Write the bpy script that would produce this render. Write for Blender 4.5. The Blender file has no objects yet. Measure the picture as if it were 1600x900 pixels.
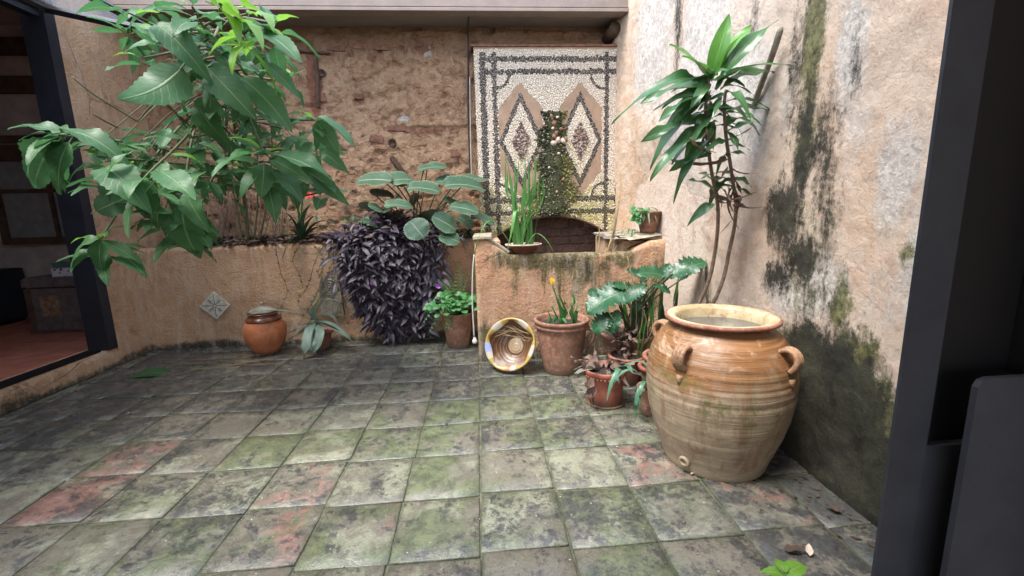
import bpy, math, random
import numpy as np
from mathutils import Vector, Matrix, Quaternion
R = math.radians
random.seed(7)
rng = np.random.default_rng(7)
SC = bpy.context.scene
COL = SC.collection

# ------------------------------------------------------------------ camera
FPX, CAMH = 680.0, 1.25
_d = np.array([-52., 120., FPX]); _d /= np.linalg.norm(_d)
_vy = 4348.83
_u = -np.array([105., -(_vy - 450.), FPX]); _u /= np.linalg.norm(_u)
_u -= _u.dot(_d) * _d; _u /= np.linalg.norm(_u)
_r = np.cross(_u, _d)
if _r[0] < 0: _r = -_r
MW = np.array([_r, _d, _u])                     # world axes in camera terms
cam_d = bpy.data.cameras.new('camera')
cam = bpy.data.objects.new('camera', cam_d)
COL.objects.link(cam)
cam_d.sensor_width = 36.0
cam_d.lens = FPX / 1600.0 * 36.0
cam_d.clip_start = 0.05
cam_d.clip_end = 400
mr = MW @ np.diag([1., 1., -1.])                # camera looks down its -Z
m4 = Matrix([[*mr[i], 0] for i in range(3)] + [[0, 0, 0, 1]])
m4.translation = (0, 0, CAMH)
cam.matrix_world = m4
SC.camera = cam

def P(px, py, Y):
    """point of the courtyard at distance Y measured from the photograph"""
    r = MW @ np.array([px - 800., 450. - py, FPX]); t = Y / r[1]
    return Vector((r[0] * t, Y, CAMH + r[2] * t))

# ------------------------------------------------------------------ light
SUN_EL, SUN_AZ = R(64), R(238)                  # clockwise from +Y
w = bpy.data.worlds.new('World'); SC.world = w; w.use_nodes = True
nt = w.node_tree
bg = nt.nodes['Background']
sky = nt.nodes.new('ShaderNodeTexSky'); sky.sky_type = 'NISHITA'; sky.sun_disc = False
sky.sun_elevation = SUN_EL; sky.sun_rotation = SUN_AZ; sky.air_density = 1.0; sky.dust_density = 1.0
hs = nt.nodes.new('ShaderNodeHueSaturation'); hs.inputs['Saturation'].default_value = .6
nt.links.new(sky.outputs[0], hs.inputs['Color']); nt.links.new(hs.outputs[0], bg.inputs[0]); bg.inputs[1].default_value = 0.15
sd = bpy.data.lights.new('sun', 'SUN'); sd.energy = 1.2; sd.angle = R(24); sd.color = (1, .95, .87)
so = bpy.data.objects.new('sun', sd); COL.objects.link(so)
sdir = Vector((math.sin(SUN_AZ) * math.cos(SUN_EL), math.cos(SUN_AZ) * math.cos(SUN_EL), math.sin(SUN_EL)))
so.rotation_euler = sdir.to_track_quat('Z', 'Y').to_euler()
so.location = (0, 2, 6)
SC.view_settings.view_transform = 'Standard'
SC.view_settings.look = 'None'
SC.view_settings.gamma = 1
SC.view_settings.exposure = 2.4

# ------------------------------------------------------------------ noise
_tab = np.random.default_rng(3).random((256, 256))
def vn(x, y, s=0):
    x = np.asarray(x, float) + s * 17.3; y = np.asarray(y, float) + s * 9.1
    xi = np.floor(x).astype(int); yi = np.floor(y).astype(int)
    fx = x - xi; fy = y - yi
    fx = fx * fx * (3 - 2 * fx); fy = fy * fy * (3 - 2 * fy)
    a = _tab[xi & 255, yi & 255]; b = _tab[(xi + 1) & 255, yi & 255]
    c = _tab[xi & 255, (yi + 1) & 255]; d = _tab[(xi + 1) & 255, (yi + 1) & 255]
    return (a * (1 - fx) + b * fx) * (1 - fy) + (c * (1 - fx) + d * fx) * fy
def fbm(x, y, o=4, s=0):
    t = 0; a = .5
    for k in range(o):
        t = t + a * (vn(x * 2 ** k, y * 2 ** k, s + k) - .5); a *= .5
    return t

# ------------------------------------------------------------------ node helpers
class Mat:
    def __init__(s, name):
        s.m = bpy.data.materials.new(name); s.m.use_nodes = True
        s.t = s.m.node_tree; s.b = s.t.nodes['Principled BSDF']; s.out = s.t.nodes['Material Output']
        s._pos = None
    def n(s, typ, **kw):
        n = s.t.nodes.new('ShaderNode' + typ)
        for k, v in kw.items(): setattr(n, k, v)
        return n
    def put(s, sock, v):
        if v is None: return
        if hasattr(v, 'bl_idname') or isinstance(v, bpy.types.NodeSocket): s.t.links.new(v, sock)
        else:
            if isinstance(v, tuple) and len(v) == 3 and sock.type == 'RGBA': v = (*v, 1)
            sock.default_value = v
    def pos(s, sc=(1, 1, 1), obj=False):
        key = (sc, obj)
        if obj: src = s.n('TexCoord').outputs['Object']
        else: src = s.n('NewGeometry').outputs['Position']
        if sc == (1, 1, 1): return src
        mp = s.n('Mapping'); s.t.links.new(src, mp.inputs[0]); mp.inputs['Scale'].default_value = sc
        return mp.outputs[0]
    def noise(s, scale, detail=4, rough=.55, dist=0, vec=None, color=False):
        n = s.n('TexNoise'); s.put(n.inputs['Vector'], vec if vec is not None else s.pos())
        n.inputs['Scale'].default_value = scale; n.inputs['Detail'].default_value = detail
        n.inputs['Roughness'].default_value = rough; n.inputs['Distortion'].default_value = dist
        return n.outputs[1 if color else 0]
    def voro(s, scale, feat='F1', vec=None, out='Distance', rnd=1):
        n = s.n('TexVoronoi', feature=feat); s.put(n.inputs['Vector'], vec if vec is not None else s.pos())
        n.inputs['Scale'].default_value = scale; n.inputs['Randomness'].default_value = rnd
        return n.outputs[out]
    def ramp(s, f, *stops):
        n = s.n('ValToRGB'); s.put(n.inputs[0], f); e = n.color_ramp.elements
        while len(e) < len(stops): e.new(.5)
        for i, (p, c) in enumerate(stops):
            e[i].position = p
            if not isinstance(c, tuple): c = (c, c, c)
            e[i].color = (*c, 1)
        return n.outputs[0]
    def mix(s, f, a, b, mode='MIX'):
        n = s.n('MixRGB', blend_type=mode); s.put(n.inputs[0], f); s.put(n.inputs[1], a); s.put(n.inputs[2], b)
        return n.outputs[0]
    def math(s, op, a, b=None, c=None, clamp=False):
        n = s.n('Math', operation=op, use_clamp=clamp); s.put(n.inputs[0], a)
        if b is not None: s.put(n.inputs[1], b)
        if c is not None: s.put(n.inputs[2], c)
        return n.outputs[0]
    def attr(s, name, out='Color'):
        return s.n('Attribute', attribute_name=name).outputs[out]
    def sep(s, v):
        n = s.n('SeparateXYZ'); s.put(n.inputs[0], v); return n.outputs
    def blot(s, mask, noise, k=1.2, c=5.0):
        """turn a soft mask into a ragged stain edge"""
        a = s.math('MULTIPLY_ADD', noise, k, -.5 * k)
        a = s.math('ADD', a, mask)
        return s.math('MULTIPLY_ADD', a, c, -.5 * c + .5, clamp=True)
    def bump(s, h, strength=.5, dist=.01, prev=None):
        n = s.n('Bump'); s.put(n.inputs['Height'], h); n.inputs['Strength'].default_value = strength
        n.inputs['Distance'].default_value = dist
        if prev is not None: s.put(n.inputs['Normal'], prev)
        return n.outputs[0]
    def fin(s, col=None, rough=.8, normal=None, spec=None, metal=None, coat=None):
        s.put(s.b.inputs['Base Color'], col); s.put(s.b.inputs['Roughness'], rough)
        s.put(s.b.inputs['Normal'], normal)
        if spec is not None: s.put(s.b.inputs['Specular IOR Level'], spec)
        if metal is not None: s.b.inputs['Metallic'].default_value = metal
        if coat is not None: s.put(s.b.inputs['Coat Weight'], coat)
        return s.m

def mat_steel():
    m = Mat('dark_painted_steel'); n1 = m.noise(4, 6, .6); sc = m.noise(60, 6, .8, .2, vec=m.pos((1, 1, .05)))
    col = m.mix(m.ramp(n1, (.35, 0.), (.65, 1.)), (.030, .033, .040), (.044, .047, .054))
    col = m.mix(m.ramp(sc, (.66, 0.), (.72, .5)), col, (.11, .11, .115)); col = m.mix(m.ramp(m.noise(90, 5, .8), (.68, 0.), (.74, .6)), col, (.14, .12, .10))
    return m.fin(col, m.ramp(m.noise(9, 6, .7), (.35, .36), (.65, .6)), m.bump(m.noise(30, 6, .7), .25, .002))

def simple(name, c, rough=.7, var=.35, scale=14, bump=.3, dist=.004, metal=None, c2=None, spec=None):
    m = Mat(name); f = m.noise(scale, 5, .6)
    c2 = c2 or tuple(x * (1 - var) for x in c)
    col = m.mix(m.ramp(f, (.35, 0.), (.65, 1.)), c2, c)
    return m.fin(col, rough, m.bump(m.noise(scale * 6, 4, .6), bump, dist), metal=metal, spec=spec)

# ------------------------------------------------------------------ materials
def mat_plaster():
    m = Mat('ochre_plaster'); M_ = m.attr('mask'); s = m.sep(M_)
    n1 = m.noise(1.7, 6, .6, .4); n2 = m.noise(9, 6, .65, .3); n3 = m.noise(45, 5, .7)
    col = m.mix(m.ramp(n1, (.32, 0.), (.68, 1.)), (.42, .245, .135), (.60, .39, .225))
    col = m.mix(m.ramp(n2, (.42, 0.), (.72, .75)), col, (.58, .43, .31))
    col = m.mix(m.ramp(m.noise(4.2, 7, .7, .8), (.52, 0.), (.7, .5)), col, (.25, .135, .075))
    col = m.mix(m.ramp(n3, (.55, 0.), (.75, .45)), col, (.20, .11, .065))
    col = m.mix(m.math('MULTIPLY', s[0], m.ramp(n2, (.38, .2), (.62, 1.))), col, (.52, .27, .165))
    streak = m.noise(5, 7, .72, .3, vec=m.pos((3.2, 3.2, .55)))
    g = m.blot(s[2], streak, 1.5, 4)
    col = m.mix(m.math('MULTIPLY', g, .85), col, m.mix(m.ramp(n3, (.4, 0.), (.6, 1.)), (.035, .04, .018), (.11, .115, .045)))
    d = m.blot(s[1], m.noise(12, 7, .75), 1.5, 3.5)
    col = m.mix(m.math('MULTIPLY', d, .85), col, (.045, .04, .03))
    cr = m.voro(1.15, 'DISTANCE_TO_EDGE', vec=m.mix(.13, m.pos(), m.noise(3, 4, .6, color=True)))
    crk = m.ramp(cr, (.0, 1.), (.004, 0.))
    crk = m.math('MULTIPLY', crk, m.ramp(m.noise(1.3, 2), (.5, 0.), (.6, .8)))
    col = m.mix(crk, col, (.10, .06, .04))
    col = m.mix(m.ramp(m.noise(4, 8, .75, .2, vec=m.pos((3, 3, .5))), (.50, 0.), (.66, .5)), col, (.66, .53, .41))
    pit = m.ramp(m.noise(26, 7, .78, .4), (.60, 0.), (.68, .8)); col = m.mix(m.math('MULTIPLY', pit, .55), col, (.27, .125, .08))
    col = m.mix(m.ramp(m.noise(33, 6, .75), (.58, 0.), (.68, .6)), col, (.62, .52, .43))
    h = m.math('ADD', m.math('MULTIPLY', n2, .7), m.math('MULTIPLY', n3, .9)); h = m.math('SUBTRACT', h, m.math('MULTIPLY', pit, .3))
    h = m.math('SUBTRACT', h, m.math('MULTIPLY', crk, .5))
    b = m.bump(h, .95, .024); b = m.bump(m.noise(120, 5, .75), .6, .005, b)
    return m.fin(col, .88, b, spec=.25)

def mat_rightwall():
    m = Mat('stained_lime_plaster'); s = m.sep(m.attr('mask')); warm = m.attr('mask2', 'Fac')
    n1 = m.noise(1.1, 5, .55, .5); n2 = m.noise(7, 8, .68, .5); n3 = m.noise(38, 6, .72, .2)
    streak = m.noise(6, 8, .72, .5, vec=m.pos((1.6, 1.9, .5)))
    streak2 = m.noise(13, 9, .78, .8, vec=m.pos((1, 1.3, .75)))
    col = m.mix(m.ramp(n1, (.35, 0.), (.65, 1.)), (.65, .515, .405), (.71, .60, .50))
    col = m.mix(m.ramp(n2, (.5, 0.), (.66, .75)), col, (.53, .36, .27))
    col = m.mix(m.math('MULTIPLY', warm, m.ramp(n2, (.35, .3), (.6, .9))), col, (.60, .39, .24))
    wmask = m.blot(s[0], m.math('MULTIPLY_ADD', m.noise(26, 9, .85, .3), .45, m.math('MULTIPLY', streak, .55)), 2.4, 3.2)
    col = m.mix(m.math('MULTIPLY', wmask, .85), col, m.mix(m.ramp(n3, (.4, 0.), (.6, 1.)), (.46, .42, .38), (.72, .68, .63)))
    sp = m.ramp(m.noise(60, 6, .8), (.575, 0.), (.64, .65))
    col = m.mix(m.math('MULTIPLY', sp, m.ramp(n2, (.4, .1), (.6, 1.))), col, (.28, .20, .16))
    ds = m.math('MULTIPLY', m.math('ADD', streak, streak2), .5)
    gm = m.blot(s[2], m.math('MULTIPLY_ADD', m.noise(30, 9, .85, .3), .4, m.math('MULTIPLY', ds, .6)), 3.2, 3.4)
    gcol = m.mix(m.ramp(n3, (.42, 0.), (.6, 1.)), (.05, .055, .022), (.17, .175, .06))
    gcol = m.mix(m.ramp(n2, (.5, 0.), (.62, .8)), gcol, (.27, .27, .09))
    col = m.mix(m.math('MULTIPLY', gm, .92), col, gcol)
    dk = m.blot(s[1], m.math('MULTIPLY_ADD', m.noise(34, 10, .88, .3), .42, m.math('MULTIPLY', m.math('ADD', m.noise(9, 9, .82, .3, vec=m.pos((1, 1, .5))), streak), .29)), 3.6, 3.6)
    dcol = m.mix(m.ramp(n2, (.4, 0.), (.62, 1.)), (.011, .011, .008), (.050, .052, .034))  # near-black serves damp stains and the painted jar shadow alike
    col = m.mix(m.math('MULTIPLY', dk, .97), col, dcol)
    h = m.math('ADD', m.math('MULTIPLY', n2, .9), m.math('MULTIPLY', n3, .55))
    h = m.math('SUBTRACT', h, m.math('MULTIPLY', dk, .12))
    b = m.bump(h, 1., .032); b = m.bump(m.noise(90, 5, .8), .8, .008, b)
    return m.fin(col, m.ramp(dk, (0., .9), (1., .7)), b, spec=.3)

def mat_backwall():
    m = Mat('rubble_earth_render'); s = m.sep(m.attr('mask'))
    n1 = m.noise(1.5, 6, .6, .6); n2 = m.noise(7.5, 8, .7, .9); n3 = m.noise(30, 8, .75, .5)
    col = m.mix(m.ramp(n1, (.35, 0.), (.65, 1.)), (.46, .28, .165), (.58, .38, .235))
    col = m.mix(m.ramp(n2, (.46, 0.), (.64, .9)), col, (.34, .175, .095))
    v = m.voro(8.5, 'F1', vec=m.mix(.09, m.pos((1, 1, 1.6)), m.noise(6, 4, .6, color=True)), out='Color')
    col = m.mix(.10, col, m.mix(m.sep(v)[0], (.26, .15, .09), (.66, .47, .31)))
    col = m.mix(m.ramp(n3, (.56, 0.), (.66, .85)), col, (.15, .085, .055))
    col = m.mix(m.ramp(m.noise(55, 4, .7), (.58, 0.), (.68, .75)), col, (.70, .57, .43))
    red = m.blot(s[0], n2, 1.6, 5)
    col = m.mix(m.math('MULTIPLY', red, .7), col, (.30, .10, .065))
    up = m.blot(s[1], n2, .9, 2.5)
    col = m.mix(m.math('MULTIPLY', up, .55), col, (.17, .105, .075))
    wh = m.blot(s[2], n3, 1.2, 7)
    col = m.mix(wh, col, (.68, .62, .56))
    e = m.voro(8.5, 'DISTANCE_TO_EDGE', vec=m.mix(.09, m.pos((1, 1, 1.6)), m.noise(6, 4, .6, color=True)))
    er = m.math('MULTIPLY', m.ramp(e, (0., 1.), (.09, 0.)), m.ramp(n2, (.45, 0.), (.56, 1.)))
    col = m.mix(m.math('MULTIPLY', er, .25), col, (.11, .062, .04))
    h = m.math('ADD', n2, m.math('MULTIPLY', n3, .8)); h = m.math('SUBTRACT', h, m.math('MULTIPLY', er, .3))
    b = m.bump(h, 1., .035); b = m.bump(m.noise(55, 7, .8), .9, .014, b)
    return m.fin(col, .95, b, spec=.15)

def mat_tile():
    m = Mat('weathered_patio_tile'); oi = m.n('ObjectInfo'); s = m.sep(oi.outputs['Color']); al = oi.outputs['Alpha']
    rv = oi.outputs['Random']
    cmb = m.n('CombineXYZ'); m.put(cmb.inputs[0], rv); m.put(cmb.inputs[1], m.math('MULTIPLY', rv, 7.)); m.put(cmb.inputs[2], 0.)
    off = m.n('VectorMath', operation='MULTIPLY_ADD'); m.put(off.inputs[0], cmb.outputs[0]); off.inputs[1].default_value = (.25, .25, .25); m.put(off.inputs[2], m.pos())
    v = off.outputs[0]; g = m.pos()
    n1 = m.noise(4.2, 10, .75, .35, vec=v); n2 = m.noise(11, 9, .74, .6, vec=g); n3 = m.noise(46, 6, .75, vec=g); n4 = m.noise(2.3, 8, .7, .9, vec=g)
    col = m.mix(m.ramp(m.math('ADD', m.math('MULTIPLY', n4, .7), m.math('MULTIPLY', rv, .3)), (.35, 0.), (.65, 1.)), (.12, .108, .085), (.205, .19, .145))
    col = m.mix(m.ramp(n2, (.38, 0.), (.62, .9)), col, m.mix(rv, (.21, .215, .17), (.14, .12, .10)))
    pk = m.blot(s[0], m.math('MULTIPLY_ADD', n2, .35, m.math('MULTIPLY', n4, .65)), 3.4, 5.5); col = m.mix(m.math('MULTIPLY', pk, .8), col, m.mix(m.ramp(n2, (.4, 0.), (.65, 1.)), (.19, .085, .07), (.32, .18, .15)))
    pl = m.blot(al, n1, 2.8, 6.5); col = m.mix(m.math('MULTIPLY', pl, .8), col, m.mix(m.ramp(n3, (.4, 0.), (.6, 1.)), (.22, .23, .16), (.34, .35, .26)))
    gr = m.blot(s[1], m.noise(2.6, 9, .74, .4, vec=g), 2.6, 4.2); col = m.mix(m.math('MULTIPLY', gr, .75), col, m.mix(m.ramp(n2, (.4, 0.), (.65, 1.)), (.06, .085, .042), (.175, .21, .10)))
    dkn = m.math('MULTIPLY_ADD', m.noise(3.6, 10, .78, .3, vec=v), .4, m.math('MULTIPLY', m.noise(14, 11, .88, .3, vec=g), .6))
    dk = m.blot(s[2], dkn, 5.6, 9); col = m.mix(m.math('MULTIPLY', dk, .84), col, m.mix(m.ramp(n3, (.4, 0.), (.62, 1.)), (.022, .024, .028), (.070, .074, .074)))
    u = m.sep(m.n('UVMap').outputs[0]); ed = m.math('MINIMUM', u[0], u[1])
    edm = m.blot(m.ramp(ed, (0., .55), (.09, .18)), m.noise(16, 8, .8, vec=g), 2.4, 5)
    col = m.mix(m.math('MULTIPLY', edm, .6), col, (.085, .095, .06))
    col = m.mix(m.ramp(n3, (.53, 0.), (.66, .6)), col, (.07, .068, .06))
    dots = m.ramp(m.voro(24, vec=g), (.055, 1.), (.08, 0.)); dots = m.math('MULTIPLY', dots, m.ramp(m.noise(1.9, 3, .6, vec=g), (.52, 0.), (.6, .9)))
    col = m.mix(dots, col, (.72, .72, .68))
    h = m.math('ADD', n2, m.math('MULTIPLY', n3, .4)); b = m.bump(h, .5, .01); b = m.bump(m.noise(150, 4, .7), .3, .003, b)
    return m.fin(col, m.ramp(n2, (.35, .16), (.7, .42)), b, spec=.75)

def mat_leaf(name, dark, light, rib=(.30, .42, .16), veins=9, gloss=.38, trans=.3, rim=None, back=None):
    m = Mat(name); uv = m.n('UVMap').outputs[0]; s = m.sep(uv); rv = m.n('ObjectInfo').outputs['Random']
    u = m.math('ABSOLUTE', s[0])
    n = m.noise(22, 4, .6)
    col = m.mix(m.math('ADD', m.math('MULTIPLY', n, .8), m.math('MULTIPLY', rv, .5), clamp=True), dark, light)
    t = m.math('FRACT', m.math('MULTIPLY_ADD', s[1], float(veins), m.math('MULTIPLY', u, -2.2)))
    vein = m.ramp(t, (0., .75), (.1, 0.)); vein2 = m.ramp(u, (.03, 1.), (.075, 0.))
    vv = m.math('MAXIMUM', m.math('MULTIPLY', vein, .35 if veins else 0.), vein2)
    col = m.mix(m.math('MULTIPLY', vv, .75), col, rib)
    if rim: col = m.mix(m.ramp(u, (.82, 0.), (.97, .8)), col, rim)
    if back: col = m.mix(m.n('NewGeometry').outputs['Backfacing'], col, back)
    sp = m.ramp(m.noise(75, 3, .7), (.66, 0.), (.71, .8)); col = m.mix(sp, col, tuple(x * .5 + .05 for x in light))
    hb = m.bump(m.math('ADD', m.math('MULTIPLY', vv, -.6), m.math('MULTIPLY', n, .4)), .6, .006)
    m.fin(col, gloss, hb, spec=.5)
    tr = m.n('BsdfTranslucent'); m.put(tr.inputs[0], m.mix(.5, col, tuple(min(1, x * 1.7) for x in light))); m.put(tr.inputs['Normal'], hb)
    mx = m.n('MixShader'); mx.inputs[0].default_value = trans
    m.t.links.new(m.b.outputs[0], mx.inputs[1]); m.t.links.new(tr.outputs[0], mx.inputs[2]); m.t.links.new(mx.outputs[0], m.out.inputs[0])
    return m.m

def mat_terracotta(name, c, pale=.25, scale=9, rough=.8, moss=0.):
    m = Mat(name); z = m.sep(m.pos(obj=True))[2]
    n1 = m.noise(scale, 7, .65, .5); n2 = m.noise(scale * 4, 6, .7)
    col = m.mix(m.ramp(n1, (.36, 0.), (.64, 1.)), tuple(x * .55 for x in c), c)
    col = m.mix(m.math('MULTIPLY', m.ramp(n2, (.48, 0.), (.68, 1.)), pale), col, (.55, .42, .33))
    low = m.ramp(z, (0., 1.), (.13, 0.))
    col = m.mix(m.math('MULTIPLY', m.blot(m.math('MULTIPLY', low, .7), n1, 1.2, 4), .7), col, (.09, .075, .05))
    if moss: col = m.mix(m.math('MULTIPLY', m.ramp(m.noise(scale * .7, 7, .7), (.5, 0.), (.62, 1.)), moss), col, (.13, .13, .07))
    b = m.bump(n2, .5, .006)
    return m.fin(col, rough, m.bump(m.noise(140, 3, .6), .3, .003, b), spec=.35)

def mat_jar():
    m = Mat('glazed_storage_jar_clay'); p = m.pos(obj=True); z = m.sep(p)[2]
    n1 = m.noise(5, 8, .7, .8, vec=p); n2 = m.noise(17, 8, .72, .4, vec=p)
    ring = m.noise(9, 5, .6, .35, vec=m.pos((.35, .35, 9), True)); ring2 = m.noise(22, 4, .6, .2, vec=m.pos((.2, .2, 7), True))
    drip = m.noise(8, 8, .72, .3, vec=m.pos((1.6, 1.6, .32), True))
    raw = m.mix(m.ramp(m.math('MULTIPLY_ADD', ring, .45, m.math('MULTIPLY', n1, .55)), (.38, 0.), (.62, 1.)), (.235, .175, .115), (.41, .325, .225))
    raw = m.mix(m.ramp(m.noise(9, 7, .8, .2, vec=m.pos((.12, .12, 8), True)), (.60, 0.), (.66, .6)), raw, (.17, .11, .07))
    raw = m.mix(m.ramp(drip, (.48, 0.), (.60, .8)), raw, (.20, .115, .065))
    raw = m.mix(m.ramp(n2, (.55, 0.), (.7, .7)), raw, (.50, .42, .31))
    raw = m.mix(m.ramp(m.noise(3.3, 8, .72, 1., vec=p), (.52, 0.), (.6, .5)), raw, (.30, .23, .14))
    gl = m.mix(m.ramp(ring, (.34, 0.), (.66, 1.)), (.15, .065, .024), (.31, .150, .060))
    gl = m.mix(m.ramp(ring2, (.55, 0.), (.68, .7)), gl, (.11, .045, .018))
    gl = m.mix(m.ramp(m.noise(6, 9, .75, 1.2, vec=p), (.55, 0.), (.66, .7)), gl, (.55, .42, .29))
    zz = m.math('ADD', z, m.math('MULTIPLY_ADD', n1, .34, -.17)); zz = m.math('ADD', zz, m.math('MULTIPLY_ADD', drip, .2, -.1))
    gm = m.math('MULTIPLY', m.ramp(zz, (.40, 0.), (.47, .7), (.52, 1.)), m.ramp(m.noise(5.5, 10, .8, .3, vec=p), (.36, .2), (.48, 1.)))
    col = m.mix(gm, raw, gl)
    mz = m.math('MULTIPLY', m.ramp(z, (.2, 0.), (.36, 1.), (.47, 1.), (.56, 0.)), m.ramp(m.noise(4.2, 9, .75, .6, vec=m.pos((1, 1, 1.3), True)), (.53, 0.), (.58, 1.)))
    col = m.mix(m.math('MULTIPLY', mz, .85), col, m.mix(m.ramp(n2, (.4, 0.), (.6, 1.)), (.095, .09, .03), (.20, .18, .075)))
    col = m.mix(m.ramp(zz, (.05, .75), (.12, 0.)), col, (.30, .245, .165))
    g = m.math('MULTIPLY', m.ramp(ring2, (.58, 0.), (.63, 1.)), .55); col = m.mix(g, col, (.17, .095, .045))
    h = m.math('ADD', m.math('MULTIPLY', ring, .9), m.math('MULTIPLY', ring2, .6))
    b = m.bump(h, m.b.inputs['Roughness'].default_value * .0 + .35, .010); b = m.bump(n2, .35, .005, b)
    return m.fin(col, m.mix(gm, (.62,) * 3, m.ramp(n2, (.4, .28), (.62, .55))), b, spec=.5)

MT = {}
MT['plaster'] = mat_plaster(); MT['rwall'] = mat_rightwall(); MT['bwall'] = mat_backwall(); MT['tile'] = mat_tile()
MT['grout'] = simple('mossy_grout', (.15, .155, .10), .9, .6, 20, .8, .006)
MT['soil'] = simple('dark_soil', (.055, .042, .032), .95, .5, 40, 1., .012)
MT['steel'] = mat_steel()
MT['steel_black'] = simple('black_painted_steel', (.003, .003, .004), .5, .2, 5, .1, .002)
MT['navy'] = simple('navy_painted_steel', (.014, .018, .028), .5, .4, 9, .4, .004)
MT['beamw'] = simple('pinkish_painted_beam', (.25, .195, .165), .7, .2, 6, .3, .004)
MT['soffit'] = simple('grey_plaster_soffit', (.22, .185, .165), .9, .2, 3, .5, .008)
MT['wood'] = simple('old_dark_wood', (.10, .055, .033), .8, .5, 12, .7, .008)
MT['trunkw'] = simple('aged_trunk_leather', (.13, .10, .095), .7, .5, 16, .7, .006)
MT['room'] = simple('dim_room_plaster', (.50, .42, .39), .9, .4, 3, .5, .01)
MT['roomtile'] = simple('red_room_tile', (.46, .16, .10), .4, .4, 7, .3, .004)
MT['glassw'] = simple('frosted_window_pane', (.22, .23, .23), .3, .3, 9, .4, .004)
MT['brick'] = simple('worn_red_brick', (.27, .125, .08), .9, .55, 22, .9, .008)
MT['dbrick'] = simple('damp_brown_brick', (.09, .042, .03), .85, .5, 12, .8, .008)
MT['mortar'] = simple('damp_mortar', (.16, .13, .10), .95, .5, 18, .8, .008)
MT['bark'] = simple('grey_brown_bark', (.30, .215, .15), .85, .5, 40, .9, .006)
MT['stem'] = simple('green_brown_stem', (.12, .12, .055), .7, .4, 30, .6, .004)
MT['gstem'] = simple('green_stem', (.10, .20, .06), .55, .3, 30, .4, .003)
MT['dry'] = simple('dry_plant_straw', (.36, .27, .15), .9, .5, 30, .6, .004)
MT['drydark'] = simple('dry_brown_leaf', (.10, .062, .045), .85, .6, 30, .6, .004)
MT['white'] = simple('white_painted_pipe', (.62, .60, .55), .55, .25, 25, .3, .003)
MT['cable'] = simple('black_cable', (.03, .028, .028), .6, .3, 25, .2, .002)
MT['stone'] = simple('flat_grey_stone', (.36, .31, .26), .9, .45, 12, .9, .01, c2=(.17, .15, .11))
MT['cap'] = simple('weathered_coping', (.44, .38, .29), .9, .5, 10, .8, .008, c2=(.20, .17, .11))
MT['red'] = simple('red_petal', (.62, .035, .03), .5, .3, 40, .3, .003)
MT['yellow'] = simple('yellow_petal', (.80, .55, .03), .5, .2, 40, .3, .003)
MT['purple_petal'] = simple('violet_petal', (.35, .12, .50), .5, .3, 40, .3, .003)
MT['shell'] = simple('pale_shell', (.62, .50, .40), .6, .35, 30, .5, .004)
MT['leaf'] = mat_leaf('broad_green_leaf', (.026, .095, .032), (.070, .19, .068), (.25, .37, .18), 9, .48, .36)
MT['leafy'] = mat_leaf('fresh_yellow_green_leaf', (.09, .23, .02), (.20, .40, .05), (.40, .55, .18), 9, .36, .38)
MT['beg'] = mat_leaf('grey_green_round_leaf', (.025, .065, .038), (.065, .125, .075), (.22, .30, .18), 6, .42, .18, rim=(.16, .23, .13), back=(.06, .05, .045))
MT['purple'] = mat_leaf('purple_leaf', (.016, .011, .020), (.058, .043, .064), (.10, .08, .11), 0, .5, .08)
MT['purple2'] = mat_leaf('shed_brown_purple_leaf', (.07, .05, .05), (.16, .12, .11), (.18, .14, .12), 0, .5, .1)
MT['drac'] = mat_leaf('dracaena_leaf', (.026, .092, .034), (.065, .165, .055), (.12, .24, .09), 0, .30, .2)
MT['dracf'] = mat_leaf('fresh_dracaena_leaf', (.06, .19, .03), (.12, .30, .05), (.20, .38, .10), 0, .3, .3)
MT['aloe'] = mat_leaf('blue_grey_strap_leaf', (.10, .165, .13), (.20, .27, .21), (.24, .31, .24), 0, .5, .08)
MT['brom'] = mat_leaf('dark_strap_leaf', (.015, .045, .022), (.035, .08, .035), (.06, .1, .05), 0, .35, .1)
MT['reed'] = mat_leaf('bright_reed_leaf', (.045, .15, .035), (.10, .26, .06), (.2, .45, .15), 0, .4, .3)
MT['fern'] = mat_leaf('bright_fern_leaf', (.03, .13, .04), (.08, .25, .075), (.2, .4, .15), 0, .45, .3)
MT['phil'] = mat_leaf('glossy_lobed_leaf', (.007, .045, .018), (.016, .085, .032), (.09, .18, .07), 7, .36, .08)
MT['strap'] = mat_leaf('teal_strap_leaf', (.045, .13, .08), (.09, .22, .13), (.12, .25, .15), 0, .38, .15)
MT['variegated'] = mat_leaf('variegated_leaf', (.05, .15, .05), (.18, .28, .14), (.42, .46, .36), 0, .5, .2, rim=(.5, .5, .4))
MT['deadleaf'] = mat_leaf('withered_leaf', (.08, .045, .035), (.20, .13, .10), (.15, .1, .08), 0, .7, .1)
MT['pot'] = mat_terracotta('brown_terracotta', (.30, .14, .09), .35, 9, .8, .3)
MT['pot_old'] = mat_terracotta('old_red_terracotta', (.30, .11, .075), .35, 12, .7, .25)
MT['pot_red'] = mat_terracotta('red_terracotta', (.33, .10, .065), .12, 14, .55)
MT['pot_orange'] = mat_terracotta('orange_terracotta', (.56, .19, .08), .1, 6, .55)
MT['glaze_brown'] = simple('brown_glaze', (.16, .055, .03), .25, .4, 12, .2, .003)
MT['jar'] = mat_jar()
def mat_rim():
    m = Mat('cream_glazed_rim'); p = m.pos(obj=True)
    col = m.mix(m.ramp(m.noise(8, 7, .7, vec=p), (.42, 0.), (.6, 1.)), (.38, .29, .16), (.55, .47, .30))
    col = m.mix(m.ramp(m.noise(14, 8, .75, .5, vec=p), (.52, 0.), (.6, .9)), col, (.30, .17, .10))
    return m.fin(col, .35, m.bump(m.noise(40, 4, .6), .3, .004))
MT['rim'] = mat_rim()

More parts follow.
